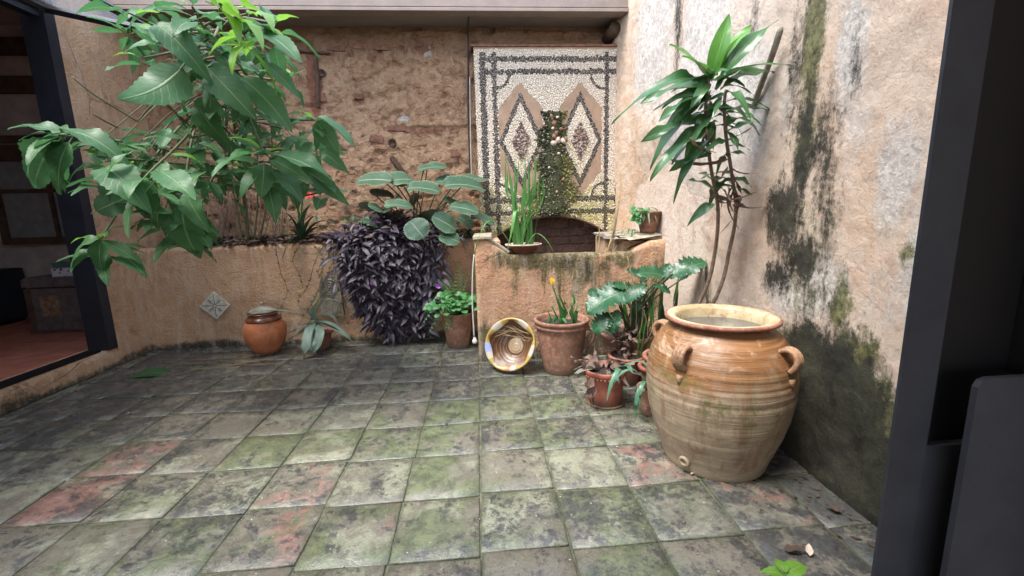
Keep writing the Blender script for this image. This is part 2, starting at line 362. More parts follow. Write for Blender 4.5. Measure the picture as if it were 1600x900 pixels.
# ------------------------------------------------------------------ mesh builder
class MB:
    def __init__(s): s.v = []; s.f = []; s.uv = {}; s.mi = []; s.cur = 0
    def add(s, vs, fs, uvs=None):
        o = len(s.v); s.v += [tuple(v) for v in vs]; s.f += [tuple(i + o for i in f) for f in fs]
        s.mi += [s.cur] * len(fs)
        if uvs is not None:
            for i, u in enumerate(uvs): s.uv[o + i] = u
        return s
    def box(s, x0, x1, y0, y1, z0, z1, jit=0., M=None, bev=0.):
        if bev:
            vs = []; rings = [(z0, 0), (z1 - bev, 0), (z1, bev)]
            for z, b in rings: vs += [(x0 + b, y0 + b, z), (x1 - b, y0 + b, z), (x1 - b, y1 - b, z), (x0 + b, y1 - b, z)]
            fs = [(3, 2, 1, 0), (8, 9, 10, 11)]
            for k in (0, 4):
                for i in range(4): j = (i + 1) % 4; fs.append((k + i, k + j, k + 4 + j, k + 4 + i))
        else:
            vs = [(x, y, z) for z in (z0, z1) for x, y in ((x0, y0), (x1, y0), (x1, y1), (x0, y1))]
            fs = [(3, 2, 1, 0), (4, 5, 6, 7), (0, 1, 5, 4), (1, 2, 6, 5), (2, 3, 7, 6), (3, 0, 4, 7)]
        if jit: vs = [tuple(c + random.uniform(-jit, jit) for c in v) for v in vs]
        if M: vs = [tuple(M @ Vector(v)) for v in vs]
        return s.add(vs, fs)
    def tube(s, pts, r, n=6, r2=None, cap=True):
        pts = [Vector(p) for p in pts]; L = len(pts); vs = []; fs = []
        rad = (lambda i: r[i]) if isinstance(r, (list, tuple)) else (lambda i: r + ((r2 if r2 is not None else r) - r) * i / max(1, L - 1))
        prev = None
        for i, p in enumerate(pts):
            t = (pts[min(i + 1, L - 1)] - pts[max(i - 1, 0)])
            if t.length < 1e-9: t = Vector((0, 0, 1))
            t.normalize()
            if prev is None:
                a = Vector((0, 0, 1)) if abs(t.z) < .9 else Vector((1, 0, 0)); a = (a - a.dot(t) * t).normalized()
            else:
                a = prev - prev.dot(t) * t
                a = a.normalized() if a.length > 1e-6 else t.orthogonal().normalized()
            prev = a; b = t.cross(a)
            for k in range(n):
                th = 2 * math.pi * k / n; vs.append(p + (a * math.cos(th) + b * math.sin(th)) * rad(i))
        for i in range(L - 1):
            for k in range(n): j = (k + 1) % n; fs.append((i * n + k, i * n + j, (i + 1) * n + j, (i + 1) * n + k))
        if cap: fs.append(tuple(range(n - 1, -1, -1))); fs.append(tuple(range((L - 1) * n, L * n)))
        return s.add(vs, fs)
    def lathe(s, prof, n=40, wob=0., M=None, cap=True):
        vs = []; fs = []; L = len(prof)
        ph = random.random() * 6
        for i, (r, z) in enumerate(prof):
            for k in range(n):
                th = 2 * math.pi * k / n; q = r * (1 + wob * math.sin(2 * th + ph) + wob * .6 * math.sin(3 * th + z * 9 + ph))
                vs.append((q * math.cos(th), q * math.sin(th), z))
        for i in range(L - 1):
            for k in range(n): j = (k + 1) % n; fs.append((i * n + k, i * n + j, (i + 1) * n + j, (i + 1) * n + k))
        if cap and prof[0][0] > 1e-4: fs.append(tuple(range(n - 1, -1, -1)))
        if cap and prof[-1][0] > 1e-4: fs.append(tuple(range((L - 1) * n, L * n)))
        if M: vs = [tuple(M @ Vector(v)) for v in vs]
        return s.add(vs, fs)
    def mesh(s, name, mats, smooth=True):
        me = bpy.data.meshes.new(name); me.from_pydata(s.v, [], s.f)
        for m in (mats if isinstance(mats, (list, tuple)) else [mats]): me.materials.append(m)
        me.polygons.foreach_set('use_smooth', [smooth] * len(me.polygons))
        if any(s.mi): me.polygons.foreach_set('material_index', s.mi)
        if s.uv:
            ul = me.uv_layers.new(name='UVMap'); li = np.empty(len(me.loops), int); me.loops.foreach_get('vertex_index', li)
            arr = np.zeros((len(s.v), 2))
            for i, u in s.uv.items(): arr[i] = u
            ul.data.foreach_set('uv', arr[li].ravel())
        me.update(); return me
    def build(s, name, mats, parent=None, smooth=False, loc=None):
        return put(name, s.mesh(name, mats, smooth), parent, loc)

def put(name, me, parent=None, loc=None, M=None):
    o = bpy.data.objects.new(name, me); COL.objects.link(o)
    if M is not None: o.matrix_local = M
    elif loc is not None: o.location = loc
    if parent is not None: o.parent = parent
    return o
def tag(o, label, cat, group=None, kind=None):
    if label: o['label'] = label
    if cat: o['category'] = cat
    if group: o['group'] = group
    if kind: o['kind'] = kind
    return o
def thing(name, label, cat, loc=(0, 0, 0), group=None, kind=None):
    o = bpy.data.objects.new(name, None); COL.objects.link(o); o.location = loc; o.empty_display_size = .05
    return tag(o, label, cat, group, kind)

def basis(p, x, up):
    x = Vector(x).normalized(); z = Vector(up); z = z - z.dot(x) * x
    if z.length < 1e-4: z = x.orthogonal()
    z.normalize(); y = z.cross(x)
    M = Matrix(((x.x, y.x, z.x, p[0]), (x.y, y.y, z.y, p[1]), (x.z, y.z, z.z, p[2]), (0, 0, 0, 1)))
    return M
def curve(pts, n=8):
    """smooth line through points"""
    pts = [Vector(p) for p in pts]; out = []
    for i in range(len(pts) - 1):
        p0 = pts[max(i - 1, 0)]; p1 = pts[i]; p2 = pts[i + 1]; p3 = pts[min(i + 2, len(pts) - 1)]
        for k in range(n):
            t = k / n
            out.append(.5 * ((2 * p1) + (p2 - p0) * t + (2 * p0 - 5 * p1 + 4 * p2 - p3) * t * t + (3 * p1 - p0 - 3 * p2 + p3) * t ** 3))
    out.append(pts[-1]); return out

def leaf_geo(wid, shape='ovate', nl=12, ser=0., curl=.15, fold=.15, wave=.02, stalk=.12, twist=0., cols=5, seed=0):
    """unit-length blade along +X, upper face +Z; returns verts, faces, uvs"""
    rr = random.Random(seed); vs = []; fs = []; uvs = []
    ph = rr.random() * 6; ph2 = rr.random() * 6
    us = [-1 + 2 * k / (cols - 1) for k in range(cols)]
    for i in range(nl + 1):
        v = i / nl
        if shape == 'ovate': w_ = math.sin(math.pi * min(1, v ** .72)) ** .85 if 0 < v < 1 else 0
        elif shape == 'lance': w_ = math.sin(math.pi * v ** .85) ** .8 if 0 < v < 1 else 0
        elif shape == 'strap': w_ = min(1, (1 - v) * 3.2) ** .7 * min(1, .55 + v * 2.)
        elif shape == 'round': w_ = math.sqrt(max(0, 1 - (2 * v - 1) ** 2)) ** .85
        else: w_ = math.sin(math.pi * v) ** .6 if 0 < v < 1 else 0
        w_ = max(w_, .015) * wid
        if ser and 0 < i < nl: w_ *= 1 + (ser if i % 2 else -ser)
        zc = -curl * v * v + .03 * math.sin(math.pi * v); xc = v * (1 - .35 * curl * v * curl)
        tw = twist * v
        for u in us:
            y = u * w_; z = fold * abs(u) * w_ + wave * math.sin(v * 9 + ph + u * 1.5) * abs(u)+ wave * .5 * math.sin(v * 17 + ph2) * u
            vs.append((xc, y * math.cos(tw) - z * math.sin(tw), zc + z * math.cos(tw) + y * math.sin(tw))); uvs.append((u, v))
    c = cols
    for i in range(nl):
        for k in range(c - 1): a = i * c + k; fs.append((a, a + 1, a + c + 1, a + c)[::-1] if False else (a, a + c, a + c + 1, a + 1))
    if stalk:
        o = len(vs); r = .012
        for x, z in ((-stalk, -.02), (.04, 0)):
            for k in range(3): th = k * 2.094; vs.append((x, r * math.cos(th), z - .004 + r * math.sin(th))); uvs.append((0, 0))
        for k in range(3): j = (k + 1) % 3; fs.append((o + k, o + j, o + 3 + j, o + 3 + k))
    return vs, fs, uvs
def leaf_mesh(name, mat, *a, **k):
    b = MB(); b.add(*leaf_geo(*a, **k)); return b.mesh(name, mat, True)
def place_leaf(root, me, base, tip, up=(0, 0, 1), wsc=1., name='leaf', parent=None):
    base = Vector(base) - root.location; tip = Vector(tip) - root.location
    d = tip - base; L = d.length
    return put(name, me, parent or root, M=basis(base, d, up) @ Matrix.Diagonal((L, L * wsc, L, 1)))
def rdir():
    while True:
        v = Vector((random.uniform(-1, 1), random.uniform(-1, 1), random.uniform(-1, 1)))
        if .1 < v.length < 1: return v.normalized()
TOCAM = Vector((0, -1, .25)).normalized()

# ------------------------------------------------------------------ walls as relief sheets with solid backs
def sheet(name, o, du, dv, nrm, W, H, step, disp, masks=None, mask2=None, mat=None, keep=None, parent=None, thick=.2, back=True):
    nu = max(2, int(W / step)); nv = max(2, int(H / step))
    U, V = np.meshgrid(np.linspace(0, W, nu + 1), np.linspace(0, H, nv + 1), indexing='ij')
    o = np.array(o); du = np.array(du, float); dv = np.array(dv, float); nrm = np.array(nrm, float)
    D = disp(U, V)
    Pn = o + U[..., None] * du + V[..., None] * dv + D[..., None] * nrm
    idx = np.arange((nu + 1) * (nv + 1)).reshape(nu + 1, nv + 1)
    q = np.stack([idx[:-1, :-1], idx[1:, :-1], idx[1:, 1:], idx[:-1, 1:]], -1)
    if np.dot(np.cross(du, dv), nrm) < 0: q = q[..., ::-1]
    if keep is not None:
        cu = (U[:-1, :-1] + U[1:, 1:]) / 2; cv = (V[:-1, :-1] + V[1:, 1:]) / 2; q = q[keep(cu, cv)]
    q = q.reshape(-1, 4)
    verts = Pn.reshape(-1, 3); nb = len(verts); faces = q.tolist()
    if back:
        c = [o + du * a + dv * b - nrm * t for t in (.045, thick) for a, b in ((0, 0), (W, 0), (W, H), (0, H))]
        verts = np.vstack([verts, c])
        faces += [[nb + i for i in f] for f in ((0, 1, 2, 3), (7, 6, 5, 4), (0, 4, 5, 1), (1, 5, 6, 2), (2, 6, 7, 3), (3, 7, 4, 0))]
    me = bpy.data.meshes.new(name); me.from_pydata(verts.tolist(), [], faces); me.materials.append(mat)
    me.polygons.foreach_set('use_smooth', [True] * len(q) + [False] * (len(faces) - len(q)))
    mk = np.zeros((len(verts), 4)); mk[:, 3] = 1
    if masks is not None:
        mm = masks(U, V)
        for i, a in enumerate(mm): mk[:nb, i] = np.clip(a, 0, 1.8).ravel()
    at = me.attributes.new('mask', 'FLOAT_COLOR', 'POINT'); at.data.foreach_set('color', mk.ravel())
    if mask2 is not None:
        a2 = np.zeros(len(verts)); a2[:nb] = np.clip(mask2(U, V), 0, 1).ravel()
        at = me.attributes.new('mask2', 'FLOAT', 'POINT'); at.data.foreach_set('value', a2)
    me.update(); return put(name, me, parent)
def blobs(U, V, L):
    """soft union of ellipses (cu, cv, ru, rv, amount)"""
    t = np.zeros_like(U)
    for cu, cv, ru, rv, a in L:
        t = np.maximum(t, a * np.exp(-(((U - cu) / ru) ** 2 + ((V - cv) / rv) ** 2)))
    return t

XR, XL, YP, YB = 1.490, -3.21, 4.33, 4.75

def WR(px, py, ru, rv, a=1.):      # stain and painted jar shadow on the right wall: (distance along it, height)
    r = MW @ np.array([px - 800., 450. - py, FPX]); t = XR / r[0]
    return (r[1] * t - .45, CAMH + r[2] * t, ru, rv, a)
def FL(px, py, rx=.3, ry=.3, a=1.):
    r = MW @ np.array([px - 800., 450. - py, FPX]); t = -CAMH / r[2]
    return (r[0] * t, r[1] * t, rx, ry, a)

# ================================================================== SETTING
# right wall
def rw_disp(U, V):
    y = U + .45
    bulge = -.13 * np.exp(-((y - 3.65) / .75) ** 2) * np.clip((1.9 - V) / .9, 0, 1)
    curl = .07 * np.clip((y - 4.1) / .5, 0, 1) ** 2
    return bulge + curl + .045 * fbm(y * .9, V * .9, 2, 5) + .028 * fbm(y * 3.5, V * 3.1, 4, 1) + .012 * fbm(y * 17, V * 15, 3, 9)
def rw_masks(U, V):
    white = blobs(U, V, [WR(1020, 60, .55, .7, .9), WR(1100, 70, .4, .7, 1), WR(1160, 150, .3, .5, .95), WR(1060, 200, .4, .5, .8), WR(1275, 440, .17, .16, 1.), WR(1230, 455, .2, .12, .9),
                         WR(1330, 60, .12, .3, .8), WR(1340, 180, .12, .25, .6), WR(1400, 260, .12, .3, .75), WR(1440, 380, .1, .3, .8), WR(1060, 420, .2, .12, .75), WR(1300, 560, .1, .12, .5), WR(1380, 470, .12, .2, .5), WR(1230, 120, .12, .35, .5)])
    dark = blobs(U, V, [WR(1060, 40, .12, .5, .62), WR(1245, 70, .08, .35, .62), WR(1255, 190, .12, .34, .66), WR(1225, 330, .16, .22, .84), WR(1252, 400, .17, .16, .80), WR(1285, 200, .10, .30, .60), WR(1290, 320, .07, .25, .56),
                        WR(1212, 430, .13, .12, .76), WR(1290, 250, .10, .35, .64), WR(1250, 260, .10, .25, .62), WR(1270, 450, .10, .12, .6), WR(1290, 470, .10, .10, .58), WR(1260, 560, .2, .2, 1.2), WR(1295, 640, .26, .34, 1.7), WR(1325, 730, .34, .28, 1.6), WR(1300, 750, .35, .16, 1.6),  # strongest spots right of the jar: damp with its cast shadow painted in
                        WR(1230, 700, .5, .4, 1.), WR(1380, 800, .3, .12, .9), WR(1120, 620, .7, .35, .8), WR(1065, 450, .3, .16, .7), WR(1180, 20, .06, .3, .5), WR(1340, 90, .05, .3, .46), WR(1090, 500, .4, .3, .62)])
    moss = blobs(U, V, [WR(1268, 50, .075, .40, 1.), WR(1258, 190, .10, .30, .74), WR(1310, 470, .09, .16, .75), WR(1335, 560, .16, .20, .85), WR(1360, 640, .18, .22, .95), WR(1385, 720, .16, .22, .95), WR(1330, 600, .22, .25, .66),
                        WR(1417, 385, .05, .06, .68), WR(1085, 440, .18, .22, .9), WR(1250, 440, .2, .26, .6), WR(1270, 350, .15, .25, .55), WR(1260, 530, .3, .12, .75), WR(1345, 800, .4, .1, .7), WR(1180, 700, .8, .3, .6)])
    base = np.clip((.16 + .12 * fbm(U * 3, 0 * V, 3, 2) - V) / .16, 0, 1) * .75
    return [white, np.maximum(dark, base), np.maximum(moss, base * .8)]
def rw_warm(U, V):
    return np.maximum(np.clip((U - 3.0) / .6, 0, 1) * np.clip(1.15 - .2 * V, 0, 1), blobs(U, V, [WR(1300, 150, .1, .4, .5), WR(1350, 330, .12, .3, .45), WR(1195, 330, .3, .3, .6), WR(1130, 390, .3, .3, .5)]))
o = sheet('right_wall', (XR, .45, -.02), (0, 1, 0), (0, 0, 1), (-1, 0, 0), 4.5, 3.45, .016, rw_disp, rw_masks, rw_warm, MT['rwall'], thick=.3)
tag(o, 'tall pink and white lime plastered wall with black and green damp stains and a jar shadow painted in', 'wall')

# back wall
HOLES = [(P(613, 223, YB), .030), (P(503, 114, YB), .026), (P(566, 213, YB), .016), (P(498, 122, YB), .02)]
def bw_disp(U, V):
    x = U + XL - .05; z = V
    d = .035 * fbm(x * 1.6, z * 1.6, 3, 21) + .045 * fbm(x * 7, z * 8, 4, 22) + .022 * fbm(x * 22, z * 24, 3, 23)
    pit = fbm(x * 11, z * 13, 3, 27); d = d - .03 * np.clip(pit - .09, 0, 1) * 6
    for p, r in HOLES: d = np.where(np.hypot(x - p.x, z - p.z) < r, -.04, d)
    led = P(640, 199, YB); d = d + .02 * ((z > led.z) & (z < led.z + .9)) * (x > led.x)
    return d
def bw_masks(U, V):
    x = U + XL - .05
    def b(px, py, ru, rv, a): p = P(px, py, YB); return (p.x - XL + .05, p.z, ru, rv, a)
    red = blobs(U, V, [b(490, 130, .07, .5, .95), b(560, 90, .6, .12, .5), b(650, 78, .4, .08, .6), b(680, 205, .3, .05, .7), b(590, 214, .12, .06, .6), b(500, 165, .1, .14, .6), b(310, 130, .2, .3, .7), b(720, 250, .3, .3, .35), b(400, 330, .5, .3, .5)])
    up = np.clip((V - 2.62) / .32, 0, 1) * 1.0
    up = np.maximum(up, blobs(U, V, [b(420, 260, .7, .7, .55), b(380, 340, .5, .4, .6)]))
    wh = blobs(U, V, [b(632, 185, .07, .03, 1.), b(545, 90, .04, .03, .5), b(700, 110, .1, .03, .45), b(700, 190, .05, .04, .5), b(590, 280, .25, .08, .42), b(560, 255, .2, .1, .4)])
    return [red, up, wh]
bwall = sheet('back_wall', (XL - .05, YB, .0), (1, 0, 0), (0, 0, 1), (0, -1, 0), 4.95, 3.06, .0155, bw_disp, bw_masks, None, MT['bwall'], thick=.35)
tag(bwall, 'old rubble and earth wall with broken render behind the raised bed', 'wall')
bm_ = MB(); bm_.box(-.105, .105, -.03, .05, -.028, .028, .004, bev=.006); brick_me = bm_.mesh('brick', MT['brick'], False)
for px, py, rz, sx in ((595, 73, 0, .8), (562, 72, .03, .6), (620, 200, 0, .9), (650, 202, .02, 1), (681, 200, -.02, 1), (583, 217, .3, .35), (594, 219, .2, .3), (700, 58, 0, .7), (640, 60, 0, .5), (525, 75, .05, .8), (480, 80, 0, .9),
                       (340, 300, 1.5, .9), (352, 340, 1.55, .9), (372, 320, 1.6, .8), (505, 152, 1.5, .4), (712, 240, 0, .5), (560, 150, .1, .4)):
    p = P(px, py, YB - .004); q = put('brick', brick_me, bwall)
    q.location = p; q.rotation_euler = (0, rz, 0); q.scale = (sx, 1, random.uniform(.8, 1.1)); q.location.y = YB + random.uniform(.020, .028)
b = MB(); p = P(664, 80, YB); b.box(p.x - .06, p.x + .06, YB - .02, YB + .04, p.z - .06, p.z + .055, .01, bev=.012); b.build('stone', MT['stone'], bwall)
b = MB()
for x0, y0, x1, y1, r in ((493, 88, 497, 168, .022), (450, 79, 515, 83, .012), (612, 246, 634, 278, .028)):
    b.tube(curve([P(x0, y0, YB - .012), P((x0 + x1) / 2 + 1, (y0 + y1) / 2, YB - .02), P(x1, y1, YB - .012)], 5), r, 6)
b.build('timber_lath', MT['wood'], bwall)
for p, r in HOLES[:2]:
    b = MB(); b.lathe([(r, -.05), (r + .012, -.05), (r + .012, .006), (r, .006), (r * .96, -.045), (.001, -.045)], 20, .04, Matrix.Translation((p.x, YB + .0, p.z)) @ Matrix.Rotation(R(90), 4, 'X'))
    b.build('clay_pipe_mouth', MT['drydark'], bwall, True)

# left wall: pier, threshold and lintel of the opening
def pl_disp(U, V): return .012 * fbm(U * 2.2, V * 2.2, 3, 31) + .010 * fbm(U * 9, V * 9, 3, 32)
def lw_masks(U, V):
    return [blobs(U, V, [(.2, .6, .3, .5, .2)]), np.maximum(blobs(U, V, [(.1, .02, 1.2, .06, .7), (.62, .1, .25, .1, .7)]), 0), U * 0 + np.clip((.09 - V) / .1, 0, 1) * .6]
lw = sheet('left_wall', (XL, 3.93, 0), (0, 1, 0), (0, 0, 1), (1, 0, 0), .9, 3.3, .02, pl_disp, lw_masks, None, MT['plaster'], thick=.155)
tag(lw, 'ochre plastered pier between the dark doorway and the raised bed', 'wall')
th = sheet('door_threshold', (XL, -.6, 0), (0, 1, 0), (0, 0, 1), (1, 0, 0), 4.53, .158, .02, lambda U, V: .014 * fbm(U * 3, V * 5, 3, 33) - .02 * np.clip((V - .12) / .04, 0, 1), lambda U, V: [U * 0, blobs(U, V, [(1, 0, 9, .05, .7)]) + .35 * (fbm(U * 3, V * 3, 2, 4) > .08), blobs(U, V, [(1, 0, 9, .06, .65)])], None, MT['plaster'], thick=.02, back=False, parent=None)
tag(th, 'low ochre plastered step under the open doorway', 'step')
b = MB(); b.box(XL - .22, XL - .019, -.6, 3.93, 0, .157); b.build('step_core', MT['plaster'], th)
b = MB(); b.box(XL - .28, XL, -.6, 3.93, 3.08, 3.36); lt = b.build('upper_wall', MT['plaster']); tag(lt, 'ochre upper wall carried over the wide doorway on the left', 'wall')
b = MB(); b.box(XL - .28, XL - .001, 3.931, 4.9, 3.301, 3.36); b.build('upper_pier', MT['plaster'], lt)

# planter front wall (raised bed)
def pm(U, V):
    x = U + XL
    base = np.clip((.10 + .15 * fbm(x * 2.2, V, 3, 3) - V) / .1, 0, 1)
    return [blobs(U, V, [(2.9, .85, .35, .5, 1.), (2.1, .2, .3, .2, .7), (1., .75, .6, .3, .35)]), np.maximum(base * .8, blobs(U, V, [(.15, .3, .1, .5, .32), (1.9, .9, .6, .10, .55), (2.4, .2, .5, .4, .5)])), base * .7]
pw = sheet('raised_bed_wall', (XL, YP, 0), (1, 0, 0), (0, 0, 1), (0, -1, 0), 3.20, .985, .02, lambda U, V: .014 * fbm(U * 2, V * 2, 3, 41) + .010 * fbm(U * 9, V * 9, 3, 42) - .03 * np.clip((V - .955) / .03, 0, 1) ** 2, pm, None, MT['plaster'], thick=.13)
tag(pw, 'low ochre plastered front wall of the raised planting bed', 'wall')
b = MB(); n = 60
vs = []; fs = []
for i in range(n + 1):
    for j in range(9):
        x = XL + 3.17 * i / n; y = YP + .10 + (YB - YP - .08) * j / 8
        vs.append((x, y, .955 + .05 * float(fbm(x * 4, y * 5, 3, 50)) + .05 * j / 8))
for i in range(n):
    for j in range(8): a = i * 9 + j; fs.append((a, a + 9, a + 10, a + 1))
b.add(vs, fs); b.box(XL + .01, -.05, YP + .135, YB - .04, .3, .90)
so_ = b.build('bed_soil', MT['soil'], None, True); tag(so_, None, None, kind='structure')

# ground and tiles
b = MB(); b.box(XL - .02, XR + .1, -.6, YB, -.12, -.007); b.cur = 0
floor = b.build('floor', MT['grout']); floor['kind'] = 'structure'
b = MB(); b.box(-40, 40, -40, 40, -.3, -.125); g = b.build('ground', MT['soil']); g['kind'] = 'structure'
TP = [FL(90, 700, .5, .25, .5), FL(235, 715, .28, .2), FL(160, 760, .3, .2), FL(420, 860, .3, .16), FL(60, 860, .3, .2, .5), FL(1130, 775, .3, .2, .8), FL(1010, 720, .3, .2, .6), FL(520, 850, .2, .2, .5), FL(640, 895, .4, .1, .5), FL(1280, 860, .3, .3, .6), FL(560, 570, .4, .3, .5), FL(1150, 700, .4, .3, .6), FL(330, 570, .6, .3, .4), FL(470, 760, .3, .25, .5)]
TG = [FL(420, 700, .25, .2, 1), FL(560, 690, .3, .25, .8), FL(680, 760, .35, .25, .9), FL(560, 830, .35, .2, .8), FL(700, 830, .35, .2, .85), FL(690, 640, .35, .3, .8), FL(850, 620, .5, .5, 1), FL(780, 690, .4, .3, .9), FL(970, 800, .35, .25, .9), FL(250, 770, .5, .4, .5), FL(850, 560, .6, .5, .7), FL(1000, 870, .35, .2, .6), FL(300, 850, .3, .3, .6), FL(830, 790, .4, .3, .5)]
TD = [FL(50, 690, .5, .3, .95), FL(110, 650, .6, .3, .9), FL(260, 600, .7, .3, .75), FL(330, 640, .5, .3, .85), FL(560, 555, .9, .35, .75), FL(500, 620, .4, .3, .55), FL(700, 610, .4, .3, .7), FL(850, 650, .5, .3, .8), FL(840, 590, .4, .6, .8), FL(870, 830, .3, .2, .7), FL(1090, 830, .35, .25, .75), FL(1290, 780, .3, .35, 1), FL(1180, 870, .4, .2, .8), FL(180, 740, .3, .2, .6), FL(680, 590, .5, .3, .6), FL(1050, 660, .4, .4, .6), FL(1000, 600, .4, .4, .8), FL(300, 560, .6, .3, .8), FL(450, 800, .3, .25, .5), FL(270, 800, .3, .3, .5), FL(1200, 750, .5, .3, .8)]
TW = [FL(30, 770, .5, .2, .9), FL(20, 820, .3, .2, .8), FL(500, 700, .35, .3, .8), FL(420, 650, .3, .2, .7), FL(820, 760, .4, .3, .85), FL(900, 720, .3, .25, .85), FL(640, 830, .4, .2, .7), FL(540, 640, .4, .3, .6), FL(440, 690, .3, .2, .6), FL(700, 890, .6, .15, .7), FL(850, 870, .4, .2, .6), FL(350, 760, .3, .2, .6), FL(620, 740, .4, .2, .5), FL(1000, 740, .3, .2, .5)]
def tv(L, x, y): return max(a * math.exp(-(((x - cx) / (rx * 1.15)) ** 2 + ((y - cy) / (ry * 1.15)) ** 2)) for cx, cy, rx, ry, a in L)
SP, RW_, OX, OY = .338, .3445, -.041, 1.411
rt_ = random.Random(11)
def tile_mesh(x0, x1, y0, y1, g=.0040):
    b = MB(); n = 4; vs = []; uvs = []; fs = []
    tz = [rt_.uniform(-.0035, .0045) for _ in range(4)]
    W_, H_ = x1 - x0, y1 - y0
    jc = [(rt_.uniform(-.004, .004), rt_.uniform(-.004, .004)) for _ in range(4)]
    def pt(s, t, inset, z):
        x = x0 + g + (W_ - 2 * g) * s; y = y0 + g + (H_ - 2 * g) * t
        jx = (1 - s) * (1 - t) * jc[0][0] + s * (1 - t) * jc[1][0] + s * t * jc[2][0] + (1 - s) * t * jc[3][0]
        jy = (1 - s) * (1 - t) * jc[0][1] + s * (1 - t) * jc[1][1] + s * t * jc[2][1] + (1 - s) * t * jc[3][1]
        x += jx + (inset if s == 0 else -inset if s == 1 else 0); y += jy + (inset if t == 0 else -inset if t == 1 else 0)
        zz = z + (1 - s) * (1 - t) * tz[0] + s * (1 - t) * tz[1] + s * t * tz[2] + (1 - s) * t * tz[3]
        return (x, y, zz)
    for i in range(n + 1):
        for j in range(n + 1):
            s, t = i / n, j / n; vs.append(pt(s, t, .004, .0)); uvs.append((min(s, 1 - s) * W_ / .34, min(t, 1 - t) * H_ / .34))
    for i in range(n):
        for j in range(n): a = i * (n + 1) + j; fs.append((a, a + n + 1, a + n + 2, a + 1))
    per = [(i, 0) for i in range(n)] + [(n, j) for j in range(n)] + [(i, n) for i in range(n, 0, -1)] + [(0, j) for j in range(n, 0, -1)]
    o1 = len(vs)
    for i, j in per:
        e = rt_.uniform(-.0012, .0012); p = pt(i / n, j / n, e, -.0035); vs.append(p); uvs.append((0, 0))
    o2 = len(vs)
    for i, j in per: vs.append(pt(i / n, j / n, 0, -.012)); uvs.append((0, 0))
    m = len(per)
    for k in range(m):
        kk = (k + 1) % m; a = per[k][0] * (n + 1) + per[k][1]; c = per[kk][0] * (n + 1) + per[kk][1]
        fs.append((o1 + k, o1 + kk, c, a)); fs.append((o2 + k, o2 + kk, o1 + kk, o1 + k))
    b.add(vs, fs, uvs); return b.mesh('tile', MT['tile'], True)
for i in range(-10, 5):
    for j in range(-3, 9):
        x0 = OX + i * SP; x1 = x0 + SP; y0 = OY + j * RW_ + rt_.uniform(-.006, .006) + (.02 if i % 3 == 0 else 0); y1 = y0 + RW_
        if i == -10: x0 = XL + .012
        if i == 4: x1 = XR + .06
        y1 = min(y1, YP - .005)
        if j == 8: y1 = YP - .005
        if y1 - y0 < .05: continue
        t = put('tile', tile_mesh(x0, x1, y0, y1), floor)
        x, y = (x0 + x1) / 2, (y0 + y1) / 2
        v = [tv(L, x, y) for L in (TP, TG, TD, TW)]
        far = max(0, min(1, (y - 2.6) / 1.2)) + .8 * max(0, min(1, (x - .9) / .4)); q = [v[0] * .66 + rt_.uniform(-.25, .12), v[1] * .50 + rt_.uniform(.05, .28), v[2] * .38 + rt_.uniform(.17, .37) + .20 * far, v[3] * .40 + rt_.uniform(.10, .28) - .12 * far]
        t.color = [max(0, a) for a in q]

# fountain: stone box with a raised side, coping and the pebble-mosaic back panel
fx0, fx1, fy = -.045, 1.62, 3.52
ft = thing('wall_fountain', 'plastered courtyard fountain basin under a black and white pebble mosaic panel', 'fountain', (0, 0, 0))
def f_top(x):
    pts = [(-.045, 1.03), (.03, 1.035), (.10, .99), (.235, .895), (1.0, .885), (1.24, .885), (1.29, .925), (1.42, .975), (1.62, .985)]
    return np.interp(x, [p[0] for p in pts], [p[1] for p in pts])
def fr(U, V):
    x = U + fx0
    top = .45 * blobs(U, V, [(.62, .86, .55, .13, 2.4), (1.2, .84, .2, .12, 1.8), (.35, .8, .14, .25, 1.2), (.95, .75, .3, .22, 1.6), (.85, .7, .1, .3, 1.4), (.55, .75, .1, .3, 1.2), (1.5, .5, .25, .5, 1.5), (.7, .62, .06, .3, 1.3), (1.0, .6, .08, .34, 1.5), (.30, .66, .05, .3, 1.2)])
    low = np.clip((.16 + .3 * fbm(x * 3, V * 2, 3, 6) - V) / .16, 0, 1)
    return [.35 + blobs(U, V, [(.35, .65, .4, .3, .6), (.1, .8, .2, .3, .6), (1.35, .8, .25, .2, .6)]), np.maximum(low * .85, blobs(U, V, [(.75, .83, .4, .1, .5), (.95, .74, .2, .16, .56), (.09, .1, .1, .16, .75), (1.1, .1, .5, .3, .8)])), np.maximum(np.maximum(low * .9, top), blobs(U, V, [(.08, .14, .12, .22, .9)]))]
nu, nv = 90, 52
U, V = np.meshgrid(np.linspace(0, fx1 - fx0, nu + 1), np.linspace(0, 1, nv + 1), indexing='ij')
tz_ = f_top(U + fx0) + .012 * fbm((U) * 7, U * 0, 3, 8); Vz = V * tz_
D = .016 * fbm(U * 3, Vz * 3, 3, 61) + .013 * fbm(U * 10, Vz * 10, 3, 62) - .02 * np.clip((V - .96) / .04, 0, 1) ** 2
edge = np.clip((.03 - U) / .03, 0, 1) ** 2 * .02
vs = np.stack([U + fx0, fy - D + edge, Vz], -1).reshape(-1, 3); nb = len(vs)
idx = np.arange(nb).reshape(nu + 1, nv + 1); q = np.stack([idx[:-1, :-1], idx[1:, :-1], idx[1:, 1:], idx[:-1, 1:]], -1).reshape(-1, 4).tolist()
topv = []; 
for i in range(nu + 1): topv.append((U[i, 0] + fx0, fy + .15 + .01 * math.sin(i), tz_[i, 0] - .004))
for i in range(nu + 1): topv.append((U[i, 0] + fx0, fy + .15, .3))
vs = np.vstack([vs, topv])
for i in range(nu):
    q.append([idx[i, nv], idx[i + 1, nv], nb + i + 1, nb + i]); q.append([nb + i, nb + i + 1, nb + nu + 2 + i, nb + nu + 1 + i])
